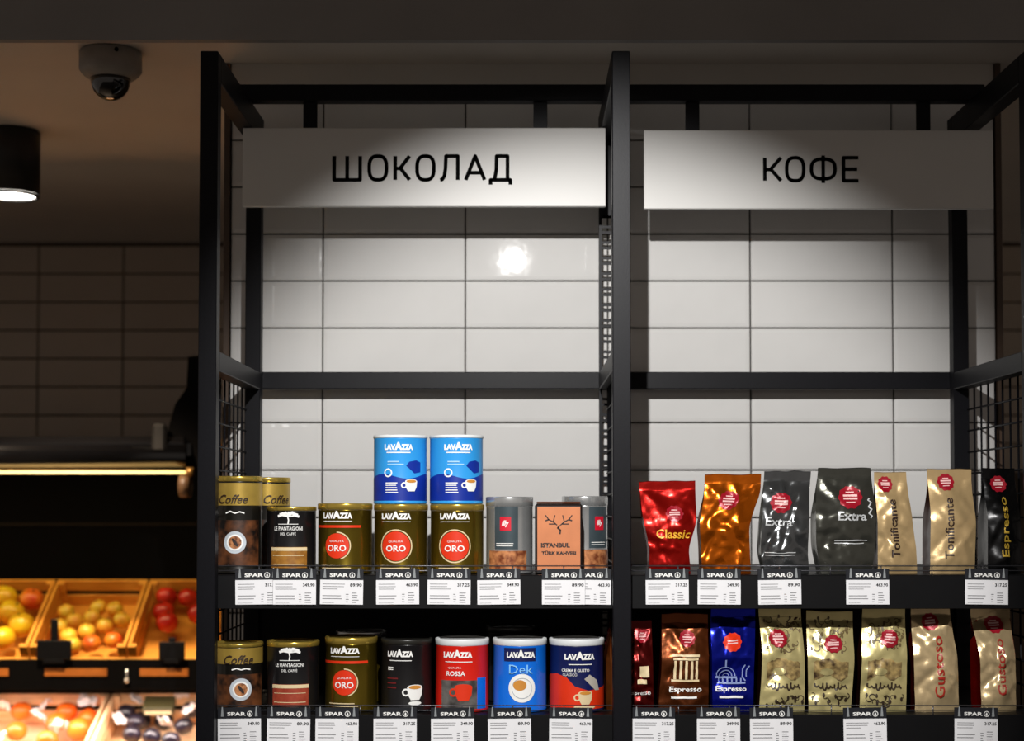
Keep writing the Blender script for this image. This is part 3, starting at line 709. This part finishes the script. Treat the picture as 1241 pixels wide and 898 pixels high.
pouch('royal blue foil pouch with domed church picture and lettering Espresso', 0.3853, PY, LZ,
    [(0, -.038, .035), (.091, -.039, .037), (.151, -.039, .042), (.187, -.037, .043)], 0.06, F_blue, F_blue,
    [('badge', M_redink, [badge(-0.002, 0.124, 0.016)]), ('badge_lettering', M_sealtext, [rect(-.011, .1255, .007, .128), rect(-.011, .121, .007, .1235)]), ('picture', mat('steel blue print', '8fa0d0', 0.4), dome), ('lettering', M_white, [text('Espresso', -0.004, 0.040, 0.056, 0.0125, bold=0.02), rect(-.026, .025, .018, .029)])], 83, 1.0, group=Lw)
def swirls(seed, W, z0, z1, n):
    r = random.Random(seed); out = []
    for i in range(n):
        cx = r.uniform(-W, W); cz = r.uniform(z0, z1); a = r.uniform(0, 6.28); rad = r.uniform(.003, .007)
        out.append(ring(cx, cz, rad*.72, rad, 10, a, a+r.uniform(2.5, 4.5)))
        out.append(ell(cx+rad*1.3*math.cos(a), cz+rad*1.3*math.sin(a), .0022, .0036, 8))
    return out
def scene_blob(seed, z0, z1, W):
    r = random.Random(seed); top = [(-W+2*W*i/14, z1-0.008*abs(i-6)/8+r.uniform(-.002, .002)) for i in range(15)]
    bot = [(W-2*W*i/14, z0+0.006*math.sin(i*.6+seed)+r.uniform(-.001, .001)) for i in range(15)]
    return [sh_poly(top+bot)]
def script(seed, x0, x1, z, h, w=.0026):
    r = random.Random(seed); pts = []; n = 44
    for i in range(n+1):
        q = i/n; pts.append((x0+(x1-x0)*q+0.0016*math.cos(i*1.25), z+h*0.42*math.sin(i*1.25)*(0.7+0.5*math.sin(i*0.37+seed))))
    return [stroke(pts, w, joint=False)]
M_brink = mat('brown black ink', '33261a', 0.45)
for lab, X, rows, sd, bx_, bz in (
    ('champagne gold pouch with swirl print, next to the blue pouch', 0.4725, [(0, -.042, .040), (.062, -.037, .041), (.121, -.035, .040), (.188, -.039, .038)], 91, -0.008, 0.131),
    ('champagne gold pouch with swirl print, middle of three alike', 0.5601, [(0, -.040, .036), (.091, -.041, .043), (.179, -.039, .045)], 97, 0.004, 0.121),
    ('champagne gold pouch with swirl print, beside the cream pouch', 0.6575, [(0, -.046, .038), (.106, -.040, .041), (.185, -.034, .043)], 103, 0.008, 0.130)):
    pouch(lab, X, PY, LZ, rows, 0.058, F_champ, F_choc,
        [('swirl_print', mat('olive brown print', '6a5a3a', 0.45), swirls(sd, .032, .11, .165, 26)), ('picture', mat('brown village picture', '3d2c1c', 0.45, col2='b49a62', mix_scale=70), scene_blob(sd, .062, .096, .030)), ('saucer_print', F_champ, [ell(-.008, .072, .012, .0065, 18)]), ('lettering', M_brink, script(sd, -.030, .030, .046, .016) + swirls(sd+1, .034, .012, .03, 10))] + seal(bx_, bz, 0.0155), sd, 0.9, group=Lw)
pouch('cream gold pouch with red vertical lettering on lower shelf', 0.7482, PY, LZ,
    [(0, -.036, .043), (.106, -.038, .040), (.187, -.037, .033)], 0.06, F_cream, F_dkred,
    seal(-0.004, 0.160, 0.0155) + [('lettering', mat('brick red print', 'a8281c', 0.4), [text('Gustoso', 0.004, 0.080, 0.110, 0.017, rot=math.pi/2, bold=0.012)])], 107, 1.3, group=Lw)
pouch('tan pouch with bright red side at right end of lower shelf', 0.8600, PY, LZ,
    [(0, -.028, .035), (.091, -.029, .034), (.184, -.038, .035)], 0.085, F_cream, F_red,
    seal(0.003, 0.155, 0.0155) + [('lettering', mat('brick red print', 'a8281c', 0.4), [text('Gustoso', 0.004, 0.080, 0.100, 0.015, rot=math.pi/2, bold=0.012)])], 113, 1.2, group=Lw)

# ------------------------------------------------------------------ price tags
M_clip = mat('clear plastic clip', '8e9294', 0.3, var=0.03)
M_hold = mat('dark plastic holder', '1c1e24', 0.4)
def tree_logo(cx, cz, r):
    return [ring(cx, cz, r*.78, r, 24), sh_poly([(cx-r*.5, cz-r*.45), (cx+r*.5, cz-r*.45), (cx, cz+r*.1)]), sh_poly([(cx-r*.38, cz-r*.1), (cx+r*.38, cz-r*.1), (cx, cz+r*.6)]), rect(cx-r*.12, cz-r*.75, cx+r*.12, cz-r*.4)]
TW, TH = 0.077, 0.0435
hold_me = MB().box(-TW/2, TW/2, 0.0, 0.0022, TH+0.001, TH+0.0195, 0.0004).box(-TW/2, TW/2, 0.0006, 0.0022, -0.0005, TH+0.001).mesh('holder')
clip_me = {}
def clip_mesh(s):
    x = s*TW/2*0.78
    return MB().prism([(x-0.0024, TH+0.004), (x+0.0024, TH+0.004), (x+0.0009, TH+0.021), (x-0.0009, TH+0.021)], -0.0008, 0.0004).mesh('clip')
clips = [clip_mesh(-1), clip_mesh(1)]
card_me = MB().box(-TW/2+0.0003, TW/2-0.0003, -0.0004, 0.0005, 0, TH, 0.0001).mesh('card')
spar_me = decal_mesh('lettering', [text('SPAR', -0.005, TH+0.0085, 0.033, 0.0064, bold=0.03)] + tree_logo(0.0185, TH+0.0085, 0.0050), lambda s, t: (s, -0.0004, t))
logo_me = None
price_me = []
for i, p in enumerate(('317.25', '349.90', '89.90', '463.90')):
    price_me.append(decal_mesh('price_print', [text(p, TW*.33, TH*.80, 0.021, 0.0058, bold=0.025)], lambda s, t: (s, -0.0007, t)))
line_me = []
for i in range(3):
    sh = bars(-TW*.44, TH*.62, TW*.08, TH*.92, 3, 0.22, 20+i) + bars(-TW*.44, TH*.22, TW*.02, TH*.46, 2, 0.25, 30+i) + bars(TW*.10, TH*.1, TW*.17, TH*.5, 4, 0.3, 40+i) + bars(TW*.24, TH*.08, TW*.40, TH*.55, 5, 0.3, 50+i) + bars(-TW*.44, TH*.06, -TW*.05, TH*.10, 1, 0.3, 60+i)
    line_me.append(decal_mesh('small_print', sh, lambda s, t: (s, -0.0007, t)))
def price_tag(i, x, z, label, y=2.838, group=None, tilt=0.0):
    t = thing('price_tag', label, 'price tag', (x, y, z), 0, group); t.rotation_euler = (0, tilt, 0)
    h = link('holder', hold_me, M_hold, t); link('lettering', spar_me, M_white, h)
    for c in clips: link('clip', c, M_clip, h)
    c = link('card', card_me, M_card, t); link('small_print', line_me[i % 3], M_grey, c); link('price_print', price_me[i % 4], M_ink, c)
GU = 'price tags on the upper shelf edge'; GL = 'price tags on the lower shelf edge'
up = [(-0.467, 'under the tall black and gold tin', .0105), (-0.400, 'under the tawny-banded tree tin', .006), (-0.317, 'under the red-banded ORO tin of the upper shelf', .0095), (-0.217, 'under the left ORO tin without red band', .0095), (-0.126, 'under the right ORO tin without red band', .0095), (-0.037, 'under the front silver tin', .0095), (0.0775, 'under the copper box', .0065), (0.1235, 'beside the middle post, below the rear silver tin', .0095),
      (0.262, 'under the red Classic pouch', .0095), (0.354, 'under the copper orange pouch', .0095), (0.462, 'under the grey Extra pouch nearest the orange one', .0095), (0.618, 'between the large Extra pouch and narrow tan pouch', .0095), (0.829, 'under the black Espresso pouch', .0095)]
for i, (x, w_, dy) in enumerate(up):
    price_tag(i, x, 1.3278, 'white price tag on upper shelf edge ' + w_, 2.8475-0.0024-(0.003 if dy < .008 else 0), GU, math.radians((i*37 % 5-2)*0.35))
lo_ = [(-0.4965, 'under the short black and gold tin'), (-0.410, 'under the tree tin with red-brown band'), (-0.324, 'under the ORO tin of the lower shelf'), (-0.221, 'under the all black tin'), (-0.119, 'under the red tin'), (-0.018, 'under the vivid blue tin'), (0.090, 'under the navy and orange-red tin'), (0.2365, 'right beside the middle post'), (0.352, 'under the blue pouch'), (0.446, 'under the champagne pouch nearest the blue one'), (0.612, 'under the champagne pouch beside the cream one'), (0.808, 'under the pouch with red side')]
for i, (x, w_) in enumerate(lo_):
    price_tag(i+1, x, 1.0825, 'white price tag on lower shelf edge ' + w_, 2.8475-0.0024, GL, math.radians((i*29 % 5-2)*0.3))

# ------------------------------------------------------------------ produce display on the left
M_dispblack = mat('matt black display panel', '060505', 0.7, spec=0.08)
M_dispgloss = mat('glossy black canopy', '0a0a0c', 0.16, spec=0.9)
pd = thing('produce_display', 'black produce display with roller canopy and warm light strip', 'display', (-1.9, 5.0, 0))
def PD(mb, name, m=M_dispblack, par=None):
    me = mb.mesh(name); me.transform(Matrix.Translation((1.9, -5.0, 0))); return link(name, me, m, par or pd)
DX0, DX1 = -3.2, -0.70
PD(MB().box(DX0, DX1, 5.25, 5.30, 0.0, 1.70), 'back_panel')
PD(MB().box(DX0, DX1, 5.235, 5.2495, 1.440, 1.450), 'back_trim', mat('dark bronze trim', '241c14', 0.6, spec=0.1))
PD(MB().box(DX0, DX1, 4.5605, 5.25, 1.682, 1.697), 'canopy_top', mat('pale bounce canopy top', 'b08a5c', 0.6))  # unseen top, made pale to bounce spotlight onto the ceiling
PD(MB().box(DX0, -0.925, 4.475, 4.56, 1.625, 1.7, 0.02), 'canopy_front', M_dispgloss)
PD(MB().tube((DX0, 4.505, 1.648), (-0.935, 4.505, 1.648), 0.042, 28), 'blind_roller', M_dispgloss)
PD(MB().box(DX0, -0.935, 4.470, 4.490, 1.5945, 1.6035), 'light_strip', mat('warm lit strip', 'ffdf9a', 0.5, emit='ffcf7a', emit_s=1.1))
PD(MB().tube((-0.934, 4.48, 1.599), (-0.915, 4.48, 1.599), 0.014, 16), 'strip_end_cap', mat('brass cap', 'a47a3e', 0.35, 0.6))
PD(MB().tube((-0.955, 4.49, 1.560), (-0.925, 4.49, 1.560), 0.032, 20), 'roller_end', mat('brown roller end', '5b4128', 0.5))
PD(MB().prism([(-1.01, 1.61), (-0.9, 1.61), (-0.9, 1.93), (-0.937, 1.926), (-0.941, 1.8375), (-0.9732, 1.7908), (-0.99, 1.73)], 4.5, 4.54), 'side_bracket')
PD(MB().box(-1.03, -0.99, 4.46, 4.49, 1.655, 1.735, 0.008), 'latch', mat('grey latch', '1c1a18', 0.5, 0.0))
PD(MB().box(DX0, DX1, 4.70, 5.25, 0.955, 0.972), 'upper_deck')
PD(MB().box(DX0, DX1, 4.645, 4.655, 0.972, 1.060, 0.001), 'price_rail')
PD(MB().box(DX0, DX1, 4.655, 4.72, 0.972, 0.985), 'rail_shelf')
M_strip = mat('orange wood strip', 'b5671f', 0.5)
for a, b in ((-1.62, -1.48), (-1.375, -1.195), (-1.10, -0.96)):
    PD(MB().box(a, b, 4.6415, 4.6448, 1.012, 1.034), 'price_strip', M_strip)
PD(MB().box(DX0, DX1, 4.42, 5.25, 0.0, 0.62), 'base_cabinet')
PD(MB().box(DX0, DX1, 4.40, 4.42, 0.0, 0.70), 'front_panel')
PD(MB().box(DX1, DX1+0.03, 4.45, 5.30, 0.0, 1.7), 'end_panel')
# lights of the display: warm strip under the canopy, whiter strip under the upper deck
def area(name, loc, sx, sy, power, col, rot):
    l = bpy.data.lights.new(name, 'AREA'); l.shape = 'RECTANGLE'; l.size = sx; l.size_y = sy; l.energy = power; l.color = col
    o = bpy.data.objects.new(name, l); C.objects.link(o); o.location = loc; o.rotation_euler = rot
area('canopy_strip_light', (-1.9, 4.60, 1.59), 2.0, 0.03, PRODUCE_POWER, (1.0, 0.76, 0.42), (math.radians(12), 0, 0))
area('deck_strip_light', (-1.9, 4.72, 0.950), 2.2, 0.02, LOWER_POWER, (1.0, 0.86, 0.78), (math.radians(-5), 0, 0))
PD(MB().box(DX0, DX1, 4.80, 4.82, 0.952, 0.955), 'deck_light_strip', mat('white lit strip', 'fff0e0', 0.5, emit='ffe6d2', emit_s=3.0))

W_o = wood('orange stained wood', 'c07a1c', 'dc9a34'); W_l = wood('pale pine wood', 'd9a878', 'e9c49c')
def crate(label, X, Y, Z, tilt, w, l, h, m, group):
    t = thing('wooden_crate', label, 'crate', (X, Y, Z), rot=(math.radians(tilt), 0, 0), group=group)
    th = 0.009
    MB().box(-w/2, w/2, -l/2, l/2, 0, 0.006).build('bottom', m, t)
    for s in (-1, 1):
        x0, x1 = (w/2-th, w/2) if s > 0 else (-w/2, -w/2+th)
        MB().box(x0, x1, -l/2+th, l/2-th, 0.0065, h*0.46, 0.001).build('side_slat', m, t)
        MB().box(x0, x1, -l/2+th, l/2-th, h*0.56, h, 0.001).build('side_slat', m, t)
        for e in (-1, 1):
            xa, xb = (w/2-th-0.016, w/2-th-0.0003) if s > 0 else (-w/2+th+0.0003, -w/2+th+0.016)
            ya, yb = (l/2-th-0.016, l/2-th-0.0003) if e > 0 else (-l/2+th+0.0003, -l/2+th+0.016)
            MB().box(xa, xb, ya, yb, 0.0065, h, 0.001).build('corner_post', m, t)
    MB().box(-w/2, w/2, l/2-th, l/2, 0.0065, h*0.46, 0.001).build('end_slat', m, t)
    MB().box(-w/2, w/2, l/2-th, l/2, h*0.62, h, 0.001).build('end_slat', m, t)
    MB().box(-w/2, w/2, -l/2, -l/2+th, 0.0065, h*0.62, 0.001).build('end_slat', m, t)
    return t
GC = 'orange wooden crates on the upper deck'
crate('orange wooden crate of large yellow apples at left picture edge', -1.575, 4.859, 1.10, 33, 0.280, 0.345, 0.1, W_o, GC)
crate('orange wooden crate of small yellow fruit, middle of upper row', -1.289, 4.859, 1.10, 33, 0.280, 0.345, 0.1, W_o, GC)
crate('orange wooden crate of red tomatoes beside the shelving post', -1.003, 4.859, 1.10, 33, 0.280, 0.345, 0.1, W_o, GC)
GC2 = 'pale crates on the lower deck'
crate('pale wooden crate of oranges and white paper on lower deck', -1.475, 4.7892, 0.738, 24, 0.42, 0.45, 0.11, W_l, GC2)
crate('pale wooden crate of dark plums on lower deck', -1.045, 4.7892, 0.738, 24, 0.42, 0.45, 0.11, W_l, GC2)
# sloped racks that carry the crates
b = MB(); 
def slope(yc, zc, tilt, l, x0, x1, name):
    c, s = math.cos(math.radians(tilt)), math.sin(math.radians(tilt)); b = MB()
    a0 = (yc-c*l/2, zc-s*l/2-0.001); a1 = (yc+c*l/2, zc+s*l/2-0.001)
    vs = [(x, y+o*s, z-o*c) for x in (x0, x1) for (y, z) in (a0, a1) for o in (0.0, 0.01)]
    b.add(vs, [(0, 1, 3, 2), (4, 6, 7, 5), (0, 2, 6, 4), (1, 5, 7, 3), (0, 4, 5, 1), (2, 3, 7, 6)])
    PD(b, name)
slope(4.859, 1.10, 33, 0.34, DX0, DX1-0.002, 'sloped_rack'); slope(4.7892, 0.738, 24, 0.45, DX0, DX1-0.002, 'sloped_rack')

def fruit_mesh(r, dim=0.16, n=16, m=11, squash=0.92):
    prof = []
    for i in range(m+1):
        a = math.pi*i/m; z = -math.cos(a); rr = math.sin(a)
        zz = z*squash
        if dim: zz -= dim*math.exp(-(rr/0.28)**2)*math.copysign(1, z)
        prof.append((max(rr*r, 0.0004), zz*r))
    return MB().lathe(prof, n).mesh('skin')
M_apple = mat('yellow apple skin', 'e0c020', 0.32, col2='dda41c', mix_scale=14)
M_apple2 = mat('red apple skin', 'd2401a', 0.32, col2='e08a22', mix_scale=14)
M_peach = mat('yellow fruit skin', 'd8bc34', 0.4, col2='e09a30', mix_scale=22)
M_tom = mat('red tomato skin', 'a81d12', 0.25, col2='c4331c', mix_scale=20)
M_oran = mat('orange peel', 'e4560c', 0.4, bump=0.3, scale=120, col2='ea7418', mix_scale=10)
M_plum = mat('dark plum skin', '0e0c12', 0.3, col2='221a28', mix_scale=20)
M_stem = mat('brown stem', '3a2a16', 0.7)
def settle(pts, rad, c, tilt, w, l, floor=0.007, fixed=()):
    # let round things lie inside a tilted crate without running into its walls or each other
    M = Matrix.Translation(c) @ Matrix.Rotation(math.radians(tilt), 4, 'X'); I = M.inverted()
    q = [I @ Vector(p) for p in pts]
    fx = [(I @ Vector(p), r) for p, r in fixed]
    for it in range(80):
        for i in range(len(q)):
            for j in range(i):
                d = q[i]-q[j]; m = rad[i]+rad[j]+0.0006
                if d.length < m:
                    k = d.normalized()*(m-d.length)/2; q[i] += k; q[j] -= k
            for p, r in fx:
                d = q[i]-p; m = rad[i]+r+0.0006
                if d.length < m: q[i] += d.normalized()*(m-d.length)
            a = w/2-0.026-rad[i]*0.9; b = l/2-0.012-rad[i]
            q[i].x = max(-a, min(a, q[i].x)); q[i].y = max(-b, min(b, q[i].y)); q[i].z = max(floor+rad[i]*0.92, q[i].z)
    return [tuple(M @ p) for p in q]
meshes = {}
def fruit(name, label, cat, p, r, m, group, dim=0.16, seed=0, stem=True):
    g = random.Random(seed); key = (name, round(r, 4))
    if key not in meshes:
        meshes[key] = (fruit_mesh(r, dim), MB().tube((0, 0, r*0.72), (r*0.12, 0.0, r*1.08), r*0.05, 6).mesh('stem'))
    t = thing(name, label, cat, p, rot=(g.uniform(-.5, .5), g.uniform(-.5, .5), g.uniform(0, 6)), group=group)
    link('skin', meshes[key][0], None, t)
    o = t.children[0]
    if not o.data.materials: o.data.materials.append(m)
    o.material_slots[0].link = 'OBJECT'; o.material_slots[0].material = m
    if stem: link('stem', meshes[key][1], M_stem, t)
P_UL = [(-1.5862, 4.966, 1.2500), (-1.4985, 4.915, 1.2187), (-1.5392, 4.862, 1.1790), (-1.5302, 4.755, 1.1153), (-1.6280, 4.880, 1.1900), (-1.4600, 4.815, 1.1500)]
P_UL = settle(P_UL, [.040, .036, .040, .040, .040, .040], (-1.575, 4.859, 1.10), 33, .28, .345)
for i, p in enumerate(P_UL):
    fruit('apple', ['yellow apple at the back of the left crate', 'orange-red apple at the back of the left crate', 'big yellow apple with red cheek in the middle of left crate', 'yellow apple at the front of the left crate', 'yellow apple cut by the left picture edge', 'yellow apple against the right side of left crate'][i], 'apple', p, 0.040 if i != 1 else 0.036, M_apple2 if i == 1 else M_apple, 'apples in the left crate', seed=i)
NM = ['yellow, at the far left wall', 'yellow, left beside the black holder stem', 'yellow, in the centre of the heap', 'yellow, at the back towards the right', 'yellow, right of the centre', 'yellow, just below the centre', 'red, at the front', 'red, front right', 'yellow, against the right side', 'yellow, front left beside the stem', 'yellow, left of the centre', 'yellow, just right of the black stem', 'yellow, topmost at the back']
P_UM = [(-1.3888, 4.859, 1.1774), (-1.400, 4.795, 1.1394), (-1.3039, 4.841, 1.1661), (-1.2364, 4.880, 1.1900), (-1.245, 4.807, 1.1438), (-1.2932, 4.786, 1.130), (-1.2640, 4.735, 1.1000), (-1.2051, 4.750, 1.1066), (-1.1960, 4.830, 1.1600), (-1.3230, 4.733, 1.0980), (-1.3484, 4.838, 1.1620), (-1.3480, 4.770, 1.1196), (-1.2831, 4.888, 1.1940)]
P_UM = settle(P_UM, [.0265]*13, (-1.289, 4.859, 1.10), 33, .28, .345)
for i, p in enumerate(P_UM):
    fruit('nectarine', 'small fruit in the middle orange crate, ' + NM[i], 'fruit', p, 0.0265, M_peach if i not in (6, 7) else M_apple2, 'small fruit in the middle crate', 0.1, seed=20+i)
P_UR = [(-1.0421, 4.943, 1.2300), (-1.1050, 4.905, 1.2050), (-1.0656, 4.835, 1.1616), (-0.975, 4.860, 1.1780), (-1.105, 4.975, 1.2520)]
P_UR = settle(P_UR, [.033]*5, (-1.003, 4.859, 1.10), 33, .28, .345)
for i, p in enumerate(P_UR):
    fruit('tomato', 'red tomato in the right orange crate, ' + ['high at the back', 'at the left side', 'foremost', 'at the right, beside the shelving post', 'in the back left corner'][i], 'tomato', p, 0.033, M_tom, 'tomatoes in the right crate', 0.12, seed=40+i)
P_LL = [(-1.5293, 4.943, 0.8831), (-1.3900, 4.944, 0.8820), (-1.3100, 4.915, 0.8752), (-1.3301, 4.830, 0.8350), (-1.511, 4.822, 0.8292), (-1.4031, 4.775, 0.8100), (-1.4050, 4.862, 0.8500)]
R_LL = [.032, .032, .032, .038, .032, .032, .032]
T_LL = [(-1.5929, 4.955, 0.905), (-1.4597, 4.920, 0.890), (-1.3232, 4.930, 0.900), (-1.4598, 4.880, 0.868), (-1.3700, 4.815, 0.842), (-1.5462, 4.760, 0.815)]
_all = settle(P_LL + T_LL, R_LL + [.024]*6, (-1.475, 4.7892, 0.738), 24, .42, .45); P_LL = _all[:7]; T_LL = _all[7:]
for i, p in enumerate(P_LL):
    fruit('orange', ['orange at the back left of the lower pale crate', 'orange at the back middle of the lower pale crate', 'orange by the right back corner of lower pale crate', 'largest orange, front right of the lower pale crate', 'orange at the front left of the lower pale crate', 'orange at the front middle of the lower pale crate', 'orange in the centre of the lower pale crate'][i], 'orange', p, 0.032 if i != 3 else 0.038, M_oran, 'oranges in the lower crate', 0.06, seed=60+i, stem=False)
P_LR = [(-1.2074, 4.925, 0.8752), (-1.1765, 4.990, 0.9040), (-1.1008, 4.985, 0.9020), (-1.1601, 4.805, 0.8217), (-1.0977, 4.793, 0.8161), (-1.0362, 4.773, 0.8080), (-1.0142, 4.849, 0.8400), (-1.0201, 4.925, 0.8752), (-1.0250, 4.985, 0.9020), (-1.1688, 4.870, 0.8500)]
T_LR = [(-1.1848, 4.947, 0.907), (-1.0609, 5.010, 0.940), (-1.0071, 4.890, 0.885), (-1.2079, 4.862, 0.862), (-1.0690, 4.835, 0.856)]
_all = settle(P_LR + T_LR, [.029]*10 + [.020]*5, (-1.045, 4.7892, 0.738), 24, .42, .45, fixed=(((-1.125, 4.91, 0.885), .034), ((-1.07, 4.91, 0.885), .034))); P_LR = _all[:10]; T_LR = _all[10:]
for i, p in enumerate(P_LR):
    fruit('plum', 'dark plum in the right pale crate, ' + ['at the left back', 'in the back left corner', 'behind the olive box', 'front left', 'front centre', 'front right', 'right of the olive box', 'right back beside tissue', 'in the back right corner', 'left of the olive box'][i], 'plum', p, 0.029, M_plum, 'plums in the lower crate', 0.08, seed=80+i, stem=False)
# crumpled tissue paper
M_tissue = mat('white tissue paper', 'efe3e0', 0.7, var=0.03)
def paper(label, p, r, seed, group):
    n = 10; vs = []; fs = []
    for j in range(n+1):
        for i in range(n+1):
            x = (i/n*2-1)*r; y = (j/n*2-1)*r
            z = 0.55*r*noise.noise(Vector((x/r*1.6+seed, y/r*1.6, seed)))+0.25*r*abs(noise.noise(Vector((x/r*3+seed, y/r*3, seed+5))))
            k = 1-0.22*(abs(i/n*2-1)*abs(j/n*2-1))
            vs.append((x*k, y*k, z))
    for j in range(n):
        for i in range(n): a = j*(n+1)+i; fs.append((a, a+1, a+n+2, a+n+1))
    me = MB().add(vs, fs, False).mesh('tissue_paper'); o = link('tissue_paper', me, M_tissue, None, p)
    s = o.modifiers.new('thickness', 'SOLIDIFY'); s.thickness = 0.0012
    o.rotation_euler = (math.radians(38), 0, seed)
    tag(o, label, 'paper', group)
for i, p in enumerate(T_LL):
    paper('crumpled white tissue among the oranges, ' + ['at the back left', 'at the back middle', 'at the back right', 'in the centre', 'front right', 'front left'][i], p, 0.030, 3.1+i*1.7, 'tissue paper among the oranges')
for i, p in enumerate(T_LR):
    paper('crumpled white tissue among dark plums, ' + ['back left', 'back right', 'right of the olive box', 'front left', 'in front of the olive box'][i], p, 0.024, 20.3+i*1.9, 'tissue paper among the plums')
ob = thing('label_box', 'small olive green box lying among the dark plums', 'box', (-1.098, 4.895, 0.885), rot=(math.radians(34), 0, 0.05))
MB().box(-0.046, 0.046, -0.03, 0.03, 0, 0.03, 0.003).build('body', mat('olive card', '4b4526', 0.6), ob)
MB().box(-0.04, 0.04, -0.0305, -0.0301, 0.006, 0.02).build('label_strip', M_cream, ob)
# black price holders in front of the crates
def holder(label, x, z, w, h, stem_h):
    t = thing('price_holder', label, 'price holder', (x, 4.640, z), 0, 'black price holders on the produce display')
    MB().box(-w/2, w/2, -0.012, -0.004, 0, h, 0.002).build('plate', mat('black plastic plate', '08080a', 0.6, spec=0.15), t)
    MB().box(-0.011, 0.011, -0.010, -0.005, h+0.0002, h+stem_h, 0.002).build('stem', mat('black plastic plate', '08080a', 0.6, spec=0.15), t)
    MB().box(-w*0.3, w*0.3, -0.012, 0.0005, -0.012, -0.0002, 0.001).build('clamp', mat('black plastic plate', '08080a', 0.6, spec=0.15), t)
holder('black price holder with tall stem in front of the middle crate', -1.345, 1.0620, 0.10, 0.055, 0.060)
holder('black price holder in front of the tomato crate', -1.005, 1.0620, 0.075, 0.050, 0.012)
ck = thing('rail_clip', 'small bright metal clip hanging on the produce price rail', 'clip', (-1.137, 4.6405, 1.0))
MB().tube((0, 0, 0.0), (0, 0, 0.034), 0.004, 10).build('pin', M_silver, ck); MB().lathe([(0.0005, -0.008), (0.007, -0.004), (0.008, 0.002), (0.005, 0.006)], 14).build('knob', M_silver, ck)
